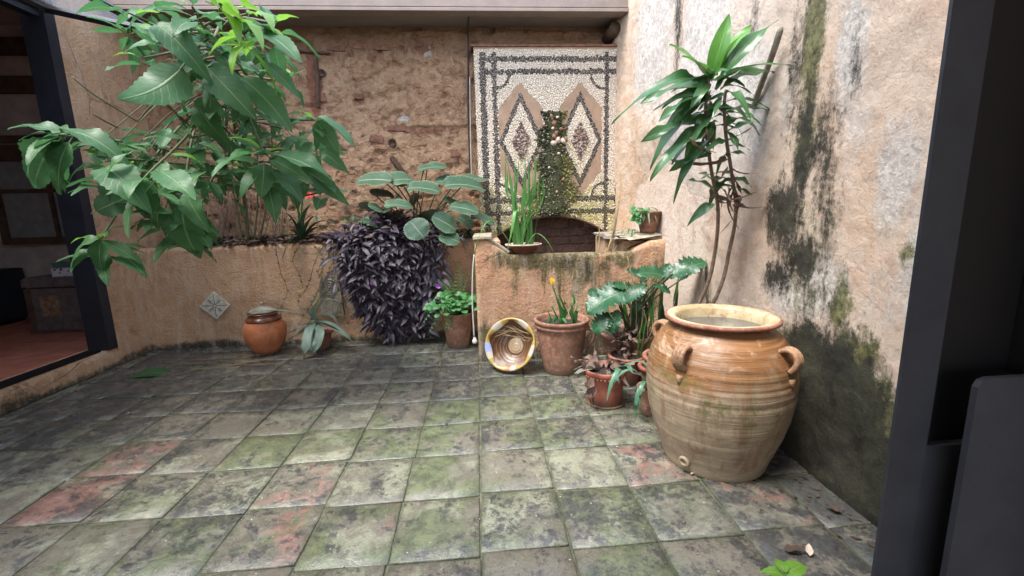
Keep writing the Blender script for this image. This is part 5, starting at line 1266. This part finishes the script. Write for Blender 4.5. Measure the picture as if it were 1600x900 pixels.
# --- tube on the fountain corner, wall cable
q = thing('water_pipe', 'thin white water tube with a small white fitting down the fountain corner', 'pipe', (-.055, 3.47, 0))
b = MB(); b.tube(curve([P(741, 398, 3.47) - q.location, P(739, 420, 3.46) - q.location, P(738, 470, 3.46) - q.location, P(741, 528, 3.46) - q.location], 6), .0055, 8); b.build('tube', MT['white'], q, True)
b = MB(); b.lathe([(.001, 0), (.018, 0), (.021, .006), (.021, .026), (.012, .032), (.012, .045), (.001, .046)], 14, 0, Matrix.Translation(P(742, 536, 3.46) - q.location)); b.build('fitting', MT['white'], q, True)
b = MB(); b.tube(curve([P(733, 22, 4.48), P(731, 45, 4.60), P(732, 75, 4.70), P(731, 150, 4.71), P(733, 230, 4.71), P(735, 292, 4.71)], 6), .008, 6); o = b.build('wall_cable', MT['cable'], None, True); tag(o, 'dark cable hanging down the rubble wall left of the mosaic', 'cable')
b = MB(); b.tube(curve([P(734, 120, 4.695), P(735, 200, 4.695), P(737, 290, 4.695)], 6), .005, 6); b.build('pale_wire', MT['white'], o, True)
b = MB(); b.tube(curve([P(1221, 42, 2.12), P(1207, 85, 2.18), P(1190, 130, 2.27), P(1176, 168, 2.36)], 5), [.010, .014] + [.015] * 12 + [.010, .006], 8); o = b.build('pipe_stub', MT['stone'], None, True); tag(o, 'slanting grey stub sticking out of the stained wall beside the dracaena', 'pipe')

# --- dry canes at the fountain
q = thing('dry_canes', 'bundle of dry straw coloured canes leaning at the right end of the basin', 'canes', P(960, 430, 3.7)); q.location.z = .885
b = MB()
for x0, y0, x1, y1, Y0, Y1, r_ in ((955, 395, 972, 275, 3.7, 4.1, .008), (953, 395, 966, 300, 3.68, 4.0, .006), (950, 394, 962, 330, 3.66, 3.9, .006), (934, 396, 936, 350, 3.6, 3.65, .006), (948, 396, 958, 352, 3.6, 3.7, .007), (943, 397, 957, 372, 3.58, 3.6, .005), (960, 392, 975, 345, 3.7, 4.0, .004), (940, 397, 950, 400, 3.55, 3.5, .005)):
    b.tube(curve([P(x0, y0, Y0) - q.location, P((x0 + x1) / 2 + 1.5, (y0 + y1) / 2, (Y0 + Y1) / 2) - q.location, P(x1, y1, Y1) - q.location], 4), r_, 5, r_ * .6)
b.build('cane', MT['dry'], q, True)

# --- dracaena behind the jar
q = thing('dracaena', 'tall two stemmed dracaena rising behind the huge jar', 'tree', (1.20, 2.62, 0))
b = MB(); b.lathe(pot_profile(.3, .12, .16), 32, .006); b.build('pot', MT['pot_old'], q, True); soil_disc(q, .14, .27)
s1 = curve([Vector((1.17, 2.6, .27)), P(1098, 462, 2.45), P(1116, 400, 2.42), P(1122, 330, 2.36), P(1112, 270, 2.3), P(1103, 200, 2.24), P(1104, 150, 2.2), P(1108, 122, 2.18)], 6)
s2 = curve([Vector((1.24, 2.58, .27)), P(1120, 462, 2.42), P(1140, 390, 2.38), P(1150, 330, 2.32), P(1143, 270, 2.26), P(1134, 210, 2.2), P(1132, 160, 2.17), P(1135, 140, 2.15)], 6)
for s_ in (s1, s2):
    b = MB(); b.tube([p - q.location for p in s_], .0115, 8, .008); b.build('trunk', MT['bark'], q, True)
dm = [leaf_mesh('leaf', MT['drac'], .10, 'lance', nl=14, cols=5, curl=c_, fold=.3, wave=.036, stalk=0, seed=s_) for s_, c_ in ((1, .45), (2, .7), (3, .25), (4, .95))]
dmf = [leaf_mesh('leaf', MT['dracf'], .13, 'lance', nl=14, cols=5, curl=c_, fold=.3, wave=.014, stalk=0, seed=s_) for s_, c_ in ((5, .12), (6, .3))]
DLs = [(1108, 128, 1060, 72, 1, 1.3), (1110, 125, 1138, 32, 1, 1.), (1114, 120, 1166, 45, 1, 1.1), (1108, 125, 1112, 92, 1, 1.3), (1112, 128, 1076, 88, 1, 1.), (1120, 130, 1200, 52, 0, .9), (1130, 135, 1203, 105, 0, 1.2), (1105, 130, 1000, 128, 0, .7), (1106, 135, 1012, 168, 0, 1.), (1108, 138, 1045, 160, 0, 1.), (1110, 145, 1022, 225, 0, .9), (1112, 150, 1052, 205, 0, 1.),
       (1130, 180, 1200, 165, 0, 1.5), (1132, 190, 1195, 185, 0, 1.4), (1108, 190, 1020, 232, 0, .9), (1110, 200, 1025, 270, 0, .9), (1112, 215, 1045, 290, 0, .8), (1112, 240, 1055, 275, 0, 1.), (1120, 118, 1150, 60, 1, 1.), (1125, 140, 1170, 128, 0, 1.), (1110, 170, 1075, 200, 0, 1.2), (1112, 180, 1070, 240, 0, 1.), (1115, 195, 1120, 240, 0, 1.3), (1130, 200, 1160, 250, 0, 1.),
       (1132, 160, 1198, 160, 0, 1.3), (1118, 318, 1078, 346, 0, 1.5), (1115, 300, 1085, 285, 0, 1.2), (1128, 150, 1105, 200, 0, 1.), (1108, 155, 1060, 140, 0, 1.), (1135, 175, 1190, 200, 0, 1.1), (1108, 130, 1090, 165, 0, 1.2), (1118, 140, 1185, 78, 0, 1.), (1110, 150, 1035, 195, 0, .8), (1112, 210, 1048, 245, 0, 1.)]
for i, (x0, y0, x1, y1, f_, ws) in enumerate(DLs):
    ws *= 1.15; Yk = 2.22 + random.uniform(-.02, .04); base = P(x0, y0, Yk); tip = P(x1, y1, Yk + random.uniform(-.16, .0)); me = dmf[i % 2] if f_ else dm[i % 3]
    d = tip - base; sg = .30 if not f_ else .08
    tip2 = tip + Vector((0, 0, d.length * sg)); place_leaf(q, me, base, base + (tip2 - base) * 1.08, Vector((random.uniform(-.3, .3), -random.uniform(.1, .9), 1)), ws)
rr_ = random.Random(9)
for s_, lo, hi, cnt in ((s1, 22, len(s1) - 1, 18), (s2, 22, len(s2) - 1, 16)):
    for k in range(cnt):
        p = s_[rr_.randint(lo, hi)]; a = rr_.uniform(0, 6.28)
        d = Vector((math.cos(a), math.sin(a) * .6 - .25, rr_.uniform(-.15, .55)))
        L_ = rr_.uniform(.11, .20)
        if p.x + d.x * L_ > XR - .03: d.x = (XR - .04 - p.x) / L_
        place_leaf(q, dm[k % 4], p, p + d.normalized() * L_, Vector((0, -.4, 1)) + rdir() * .6, rr_.uniform(1.1, 1.7))
dd_ = leaf_mesh('leaf', MT['deadleaf'], .05, 'lance', nl=12, cols=3, curl=1.0, fold=.5, wave=.05, stalk=0, twist=3., seed=5)
for k in range(20):
    s_ = (s1, s2)[k % 2]; p = s_[rr_.randint(20, 29)]; a = rr_.uniform(2.6, 6.6); d = Vector((math.cos(a) * .6, math.sin(a) * .5, -.7)); place_leaf(q, dd_, p, p + d.normalized() * rr_.uniform(.12, .26), rdir(), rr_.uniform(.8, 1.6))

# --- large-leaved shrub overhanging from the left
q = thing('broad_leaf_shrub', 'large leafy shrub with broad toothed green leaves overhanging the left side', 'shrub', P(388, 385, 4.5))
LM = [leaf_mesh('leaf', MT['leaf'], w_, 'ovate', nl=20, ser=.055, cols=5, curl=c_, fold=f_, wave=.028, stalk=.14, twist=t_, seed=s_) for s_, w_, c_, f_, t_ in ((1, .195, .25, .25, .2), (2, .235, .4, .2, -.2), (3, .19, .15, .32, 0), (4, .22, .6, .25, .3))]
LF = [leaf_mesh('leaf', MT['leafy'], w_, 'ovate', nl=14, ser=.03, cols=5, curl=c_, fold=.25, wave=.015, stalk=.12, seed=s_) for s_, w_, c_ in ((7, .22, .2), (8, .20, .35))]
CL = [(100, 212, 2.30, 6, .25, 0), (160, 245, 2.35, 7, .23, 0), (222, 282, 2.30, 9, .24, 0), (158, 372, 2.35, 9, .24, 0), (285, 330, 2.45, 9, .25, 0), (292, 368, 2.55, 6, .23, 0), (250, 232, 2.7, 8, .26, 0), (320, 255, 2.55, 8, .26, 0), (412, 238, 2.55, 12, .31, 0), (490, 188, 2.75, 8, .20, 0), (478, 268, 2.85, 8, .25, 0), (430, 230, 2.9, 6, .22, 0),
      (258, 55, 2.5, 6, .28, 0), (330, 55, 2.5, 9, .28, 0), (385, 22, 2.35, 12, .25, 1), (425, 35, 2.45, 7, .24, 0), (335, 150, 2.7, 8, .30, 0), (395, 115, 2.75, 8, .30, 0), (420, 160, 2.95, 6, .28, 0), (200, 20, 2.6, 5, .25, 0), (290, 95, 2.65, 7, .27, 0), (365, 300, 3.1, 6, .18, 0), (350, 200, 2.8, 7, .25, 0), (300, 10, 2.4, 8, .26, 0), (355, 85, 2.6, 7, .28, 0), (250, 300, 2.6, 5, .24, 0), (190, 262, 2.5, 5, .24, 0), (440, 200, 2.8, 6, .24, 0), (385, 262, 2.9, 6, .22, 0), (505, 300, 2.95, 5, .22, 0), (455, 120, 2.9, 4, .2, 0), (340, 275, 2.7, 5, .22, 0), (225, 90, 2.6, 4, .24, 0), (300, 215, 2.6, 5, .24, 0)]
rr_ = random.Random(21); br = MB(); nleaf = 0
hub = [P(388, 385, 4.5), P(384, 330, 4.40), P(376, 270, 4.15), P(366, 190, 3.7), P(350, 100, 3.3), P(345, 20, 3.0), P(345, -60, 2.8)]
hc = curve(hub, 6); br.tube([p - q.location for p in hc], .020, 8, .010)
for x0, x1 in ((380, 352), (396, 402), (388, 374), (402, 425)):
    br.tube([p - q.location for p in curve([P(x0, 388, 4.5), P((x0 + x1) / 2 + 3, 320, 4.45), P(x1, 240, 4.3), P(x1 - 4, 170, 4.0)], 5)], .011, 6, .006)
for cx_, cy_, Y, n, L_, fr_ in CL:
    C = P(cx_, cy_, Y); j = min(range(6, len(hc)), key=lambda k: (hc[k] - C).length + (.5 if hc[k].z > C.z + .3 else 0)); H0 = hc[max(4, j - 3)]
    mid = (H0 + C) / 2 + Vector((rr_.uniform(-.1, .1), rr_.uniform(-.1, .1), rr_.uniform(-.12, .10)))
    br.tube([p - q.location for p in curve([H0, mid, C - (C - mid).normalized() * .05, C], 6)], .009, 6, .004)
    tw = (C - mid).normalized(); a0 = rr_.uniform(0, 6.28); axis = (tw * .35 + Vector((0, 0, 1.2))).normalized(); u1 = axis.orthogonal().normalized(); u2 = axis.cross(u1)
    for k in range(int(n * 1.15)):
        a = a0 + k * 2.4; el = (rr_.uniform(-.22, .28) if rr_.random() < .66 else rr_.uniform(-1.0, -.35)) if k > 2 else rr_.uniform(.1, .7)
        d = (u1 * math.cos(a) + u2 * math.sin(a)) * math.cos(el) + axis * math.sin(el); l = L_ * rr_.uniform(.48, .86) * (.6 if k < 2 else 1)
        p = C - axis * .012 * k; st_ = p + d * .035
        young = fr_ or (k < 2 and rr_.random() < .6)
        place_leaf(q, (LF if young else LM)[rr_.randint(0, 1 if young else 3)], st_, st_ + d * l, axis + rdir() * .25, rr_.uniform(.85, 1.2)); nleaf += 1
EXL = [(285, 105, 2.35, 213, 182, 2.3, 1.45, (0, 1, .2), 0), (242, 38, 2.3, 316, 79, 2.2, 1.0, (-.3, -.6, 1), 0), (325, 106, 2.4, 384, 167, 2.3, 1.1, (-.3, -.8, .7), 0), (375, 120, 2.5, 460, 190, 2.45, 1.1, (.1, -.7, .9), 0), (398, 55, 2.4, 461, 50, 2.2, .9, (0, -.5, 1), 0), (410, 98, 2.5, 470, 140, 2.45, .9, (0, -.6, 1), 0),
       (98, 206, 2.25, 4, 184, 2.2, 1., (0, -.6, 1), 0), (100, 214, 2.25, -2, 232, 2.1, .7, (0, -.2, 1), 0), (96, 220, 2.25, 52, 290, 2.25, 1.3, (0, -1, .1), 0), (108, 222, 2.25, 72, 300, 2.2, 1.2, (0, -1, .2), 0), (90, 222, 2.3, 28, 300, 2.35, 1.4, (.2, -1, 0), 0), (96, 206, 2.3, 200, 205, 2.25, .8, (0, -.3, 1), 0), (150, 330, 2.3, 210, 300, 2.35, 1.7, (.1, -1, 0), 0),
       (158, 372, 2.3, 78, 392, 2.2, 1.1, (0, -.5, 1), 0), (158, 375, 2.3, 150, 428, 2.25, 1.4, (0, -1, .3), 0), (160, 376, 2.3, 222, 408, 2.3, .8, (0, -.6, 1), 0), (285, 325, 2.4, 292, 412, 2.4, 1.4, (0, -1, .1), 0), (290, 300, 2.35, 318, 360, 2.3, 1.3, (0, -1, .3), 0), (270, 330, 2.4, 240, 370, 2.4, 1., (0, -1, .3), 0), (300, 330, 2.45, 330, 382, 2.5, 1.2, (0, -1, .1), 0),
       (412, 238, 2.5, 322, 246, 2.2, .85, (0, -.3, 1), 0), (414, 240, 2.5, 520, 262, 2.3, .75, (0, -.3, 1), 0), (425, 248, 2.6, 485, 282, 2.5, .8, (-.3, -.8, .6), 0), (470, 262, 2.8, 538, 300, 2.7, .8, (-.2, -.8, .6), 0), (492, 186, 2.7, 556, 197, 2.55, .7, (0, -.3, 1), 0), (494, 190, 2.7, 527, 235, 2.65, 1.2, (0, -1, .5), 0), (488, 185, 2.7, 440, 190, 2.6, .9, (0, -.3, 1), 0),
       (200, 240, 2.25, 150, 275, 2.15, .9, (0, -.4, 1), 0), (165, 262, 2.25, 212, 282, 2.1, 1.3, (0, -.5, 1), 0), (250, 268, 2.25, 300, 300, 2.1, 1.2, (0, -.5, 1), 0), (240, 285, 2.3, 180, 350, 2.3, 1.6, (0, -1, .0), 0), (310, 165, 2.6, 345, 230, 2.6, 1.3, (0, -1, .1), 0), (330, 150, 2.6, 320, 215, 2.6, 1.5, (.2, -1, .1), 0), (500, 235, 2.8, 540, 262, 2.75, 1., (0, -1, .4), 0), (330, 5, 2.2, 395, 45, 2.1, 1., (0, .3, 1), 1), (380, 10, 2.2, 440, 15, 2.05, 1., (0, .3, 1), 1), (350, 20, 2.2, 430, 40, 2.05, .9, (0, .3, 1), 1)]
for x0, y0, Y0, x1, y1, Y1, ws, up, f_ in EXL: place_leaf(q, (LF if f_ else LM)[rr_.randint(0, 1 if f_ else 3)], P(x0, y0, Y0), P(x1, y1, Y1), up, ws)
for x0, y0, xm, ym, x1, y1 in ((112, 120, 150, 150, 215, 190), (215, 190, 250, 160, 300, 200), (145, 178, 165, 190, 185, 200), (258, 158, 285, 190, 300, 215), (175, 355, 200, 350, 198, 335), (470, 250, 440, 235, 412, 240)):
    br.tube([p - q.location for p in curve([P(x0, y0, 2.6), P(xm, ym, 2.65), P(x1, y1, 2.8)], 5)], .004, 5, .005)
far_ = MB()
for cx_, cy_, Y in ((200, 240, 2.9), (240, 215, 3.1), (290, 205, 3.2), (330, 225, 3.0), (370, 215, 3.2), (420, 215, 3.1), (460, 225, 3.2), (300, 270, 3.1), (350, 260, 3.0), (400, 270, 3.2), (440, 285, 3.3), (230, 260, 3.0), (270, 300, 3.0), (210, 50, 3.0), (240, 20, 3.0), (290, 40, 3.1), (350, 130, 3.2), (395, 70, 3.0), (300, 130, 3.2), (380, 180, 3.3), (430, 90, 3.0), (150, 215, 2.7), (180, 225, 2.7), (200, 290, 2.7), (170, 300, 2.7), (250, 340, 2.8), (500, 240, 3.2), (320, 180, 3.1)):
    C = P(cx_ + rr_.uniform(-8, 8), cy_ + rr_.uniform(-8, 8), Y)
    H0 = min(hc, key=lambda v: (v - C).length); br.tube([p - q.location for p in curve([H0, (H0 + C) / 2 + Vector((0, 0, .06)), C], 5)], .005, 4, .0025)
    for k in range(8):
        a = k * 2.4 + cx_; el = rr_.uniform(-.3, .35) if rr_.random() < .7 else rr_.uniform(-1., -.4)
        d = Vector((math.cos(a) * math.cos(el), math.sin(a) * math.cos(el), math.sin(el))); l = rr_.uniform(.11, .22)
        v, f, u = leaf_geo(rr_.uniform(.17, .22), 'ovate', nl=10, ser=.05, cols=5, curl=rr_.uniform(.1, .5), fold=.25, wave=.025, stalk=.14, seed=k + int(cx_)); M_ = basis(C - q.location + d * .03, d, Vector((0, 0, 1)) + rdir() * .3) @ Matrix.Scale(l, 4)
        far_.add([M_ @ Vector(a_) for a_ in v], f, u)
o = far_.build('inner_foliage', MT['leaf'], q, True); o['kind'] = 'stuff'
br.build('branch', MT['stem'], q, True)

# --- bed litter, roots, drain tube, vines
b = MB(); rr_ = random.Random(31)
for k in range(1500):
    x = rr_.uniform(XL + .45, -.1); y = rr_.uniform(YP + .0, YB - .06); z = .99 + .06 * (y - YP) / .4 + rr_.uniform(0, .025); a = rr_.uniform(0, 6.28); l = rr_.uniform(.02, .07); w_ = l * rr_.uniform(.12, .35)
    c_, s_ = math.cos(a), math.sin(a); t1, t2 = rr_.uniform(-.02, .02), rr_.uniform(-.02, .02)
    b.add([(x - c_ * l, y - s_ * l, z), (x + s_ * w_, y - c_ * w_, z + t1), (x + c_ * l, y + s_ * l, z + t2), (x - s_ * w_, y + c_ * w_, z + .008)], [(0, 1, 2, 3)])
o = b.build('dry_leaf_litter', MT['drydark']); tag(o, 'brown dry leaf litter covering the soil of the raised bed', 'leaf litter', kind='stuff')
q = thing('climbing_roots', 'tangle of thin dry stems climbing the rubble wall above the bed', 'dry stems', P(395, 380, 4.6))
b = MB()
for k in range(34):
    x = rr_.uniform(335, 440); t_ = x + rr_.uniform(-30, 30); ty = rr_.uniform(215, 330); Y = rr_.uniform(4.5, 4.68)
    b.tube([p - q.location for p in curve([P(x, 388, Y), P((x + t_) / 2 + rr_.uniform(-12, 12), (388 + ty) / 2, Y), P(t_, ty, Y + .02)], 5)], rr_.uniform(.003, .009), 4, .002)
b.build('dry_stem', MT['bark'], q, True)
b = MB(); b.tube([P(318, 388, 4.32), P(318, 350, 4.34), P(316, 330, 4.36)], .035, 14); o = b.build('black_pipe', MT['cable'], None, True); tag(o, 'short thick black pipe standing at the left end of the bed', 'pipe')
q = thing('hanging_vine', 'thin brown leafless vines with specks of leaf hanging down the bed wall', 'vine', P(470, 390, 4.29))
b = MB(); lv = MB()
for k in range(13):
    x = rr_.uniform(425, 565); pts = [P(x, 384, 4.30)]
    yy = 384; n = rr_.randint(3, 7)
    for i in range(n): x += rr_.uniform(-14, 12); yy += rr_.uniform(12, 28); pts.append(P(x, min(yy, 545), 4.285))
    c = curve(pts, 4); b.tube([p - q.location for p in c], .0028, 4, .0015)
    for p in c[::2]:
        for s_ in range(2): d = rdir(); d.y = -abs(d.y); v, f, u = leaf_geo(.35, 'ovate', nl=2, cols=3, stalk=0); M_ = basis(p - q.location, d, TOCAM) @ Matrix.Scale(rr_.uniform(.012, .03), 4); lv.add([M_ @ Vector(a) for a in v], f, u)
b.build('vine_stem', MT['drydark'], q, True); o = lv.build('vine_leaves', MT['stem'], q, True); o['kind'] = 'stuff'
q = thing('bed_fern', 'small dark grassy tuft on the bed beside the mosaic', 'plant', P(735, 375, 4.45)); q.location.z = .97
arching(q, q.location, 26, .22, .010, 'brom', .9, .6, 33)
q = thing('bed_seedlings', 'small bright green seedlings at the left of the purple plant', 'plant', P(568, 352, 4.35)); rr_ = random.Random(77)
for k in range(34): p = q.location + Vector((rr_.uniform(-.13, .16), rr_.uniform(-.06, .03), rr_.uniform(-.05, .05))); place_leaf(q, rl, p, p + (rdir() + Vector((0, -.4, .3))).normalized() * .045, Vector((0, -1, 1)))

# --- things on the floor
flr = random.Random(41)
p = Vector((-2.86, 3.60, .010)); me = leaf_mesh('fallen_leaf', MT['leaf'], .42, 'round', nl=12, ser=.05, curl=.08, fold=.05, stalk=.1, seed=5)
o = put('fallen_leaf', me, None, M=basis(p, (1, .1, .02), (0, 0, 1)) @ Matrix.Scale(.26, 4)); tag(o, 'big wilted green leaf lying flat on the tiles by the left step', 'leaf')
q = thing('dry_twigs', 'thin dry twigs and stalks lying on the tiles before the bed wall', 'twigs', (-2.45, 3.72, .008))
b = MB()
for k in range(12):
    x, y, a, l = flr.uniform(-.5, .45), flr.uniform(-.10, .30), flr.uniform(-.5, .7), flr.uniform(.15, .55); b.tube([(x, y, .004), (x + l * .5 * math.cos(a), y + l * .5 * math.sin(a), .012), (x + l * math.cos(a + .2), y + l * math.sin(a + .2), .004)], .004, 4, .002)
b.build('twig', MT['dry'], q, True)
for k, (x, y, L_, lab) in enumerate(((1225, 862, .07, 'dark curled dry leaf on the tiles nearest the steel jamb'), (1265, 872, .05, 'small pale dry leaf beside the dark curled one'), (1315, 805, .06, 'brown shred of leaf at the foot of the stained wall'), (1085, 742, .03, 'tiny white leaf flake in front of the huge jar'), (205, 646, .035, 'white scrap lying on the dark tiles at the left'))):
    r_ = MW @ np.array([x - 800., 450. - y, FPX]); t_ = -CAMH / r_[2]; p = Vector((r_[0] * t_, r_[1] * t_, .009))
    me = leaf_mesh('dry_leaf', MT['drydark'] if k in (0, 2) else MT['shell'], .25, 'ovate', nl=8, cols=3, curl=-.25, fold=.5, wave=.05, stalk=.3 if k == 0 else 0, seed=k)
    o = put('dry_leaf', me, None, M=basis(p, (math.cos(k * 1.3 - .3), math.sin(k * 1.3 - .3), .0), (0, 0, 1)) @ Matrix.Scale(L_, 4)); tag(o, lab, 'leaf', 'dry leaves fallen on the tiles')
b = MB()
for k in range(420):
    x, y = flr.uniform(XL + .1, XR - .1), flr.uniform(1.1, 4.2)
    if math.hypot(x - JX, y - JY) < .3: continue
    if k % 3 == 0: x = flr.gauss(.45, .5); y = flr.gauss(2.9, .35)
    if not (XL + .1 < x < XR - .05): continue
    r_ = flr.uniform(.0012, .0042); b.lathe([(r_, .003), (r_ * .7, .003 + r_ * .5)], 5, .3, Matrix.Translation((x, y, .0)))
db_ = MB()
for k in range(150):
    side_ = k % 3
    if side_ == 0: x, y = flr.uniform(XL + .1, -.2), YP - abs(flr.gauss(.03, .08))
    elif side_ == 1: x, y = XR - .03 - abs(flr.gauss(.02, .07)), flr.uniform(.9, 1.75)
    else: x, y = flr.gauss(.6, .4), flr.gauss(2.75, .25)
    a, l = flr.uniform(0, 6.28), flr.uniform(.006, .022); w_ = l * flr.uniform(.25, .6); c_, s_ = math.cos(a), math.sin(a)
    db_.add([(x - c_ * l, y - s_ * l, .004), (x + s_ * w_, y - c_ * w_, .007), (x + c_ * l, y + s_ * l, .009), (x - s_ * w_, y + c_ * w_, .005)], [(0, 1, 2, 3)])
o = db_.build('leaf_crumbs', MT['drydark']); tag(o, 'dark leaf crumbs gathered along the wall foot and among the pots', 'crumbs', kind='stuff')
o = b.build('pale_crumbs', MT['shell']); tag(o, 'pale crumbs and petals scattered over the patio tiles', 'crumbs', kind='stuff')
q = thing('bright_seedling', 'bright green leafy sprig at the bottom edge of the picture', 'plant', (.905, 1.10, 0))
b = MB(); b.tube([(0, 0, 0), (.005, 0, .06), (.0, .01, .115)], .003, 5); b.build('stem', MT['gstem'], q, True)
sl = leaf_mesh('leaf', MT['leafy'], .30, 'ovate', nl=9, ser=.05, cols=5, curl=.2, fold=.2, stalk=.1, seed=2)
for a, l, z in ((20, .10, .11), (160, .07, .11), (80, .06, .12), (-60, .08, .10), (200, .05, .09), (340, .08, .08)): p = q.location + Vector((0, .01, z)); place_leaf(q, sl, p, p + Vector((math.cos(R(a)), math.sin(R(a)), .15)) * l, (0, 0, 1))
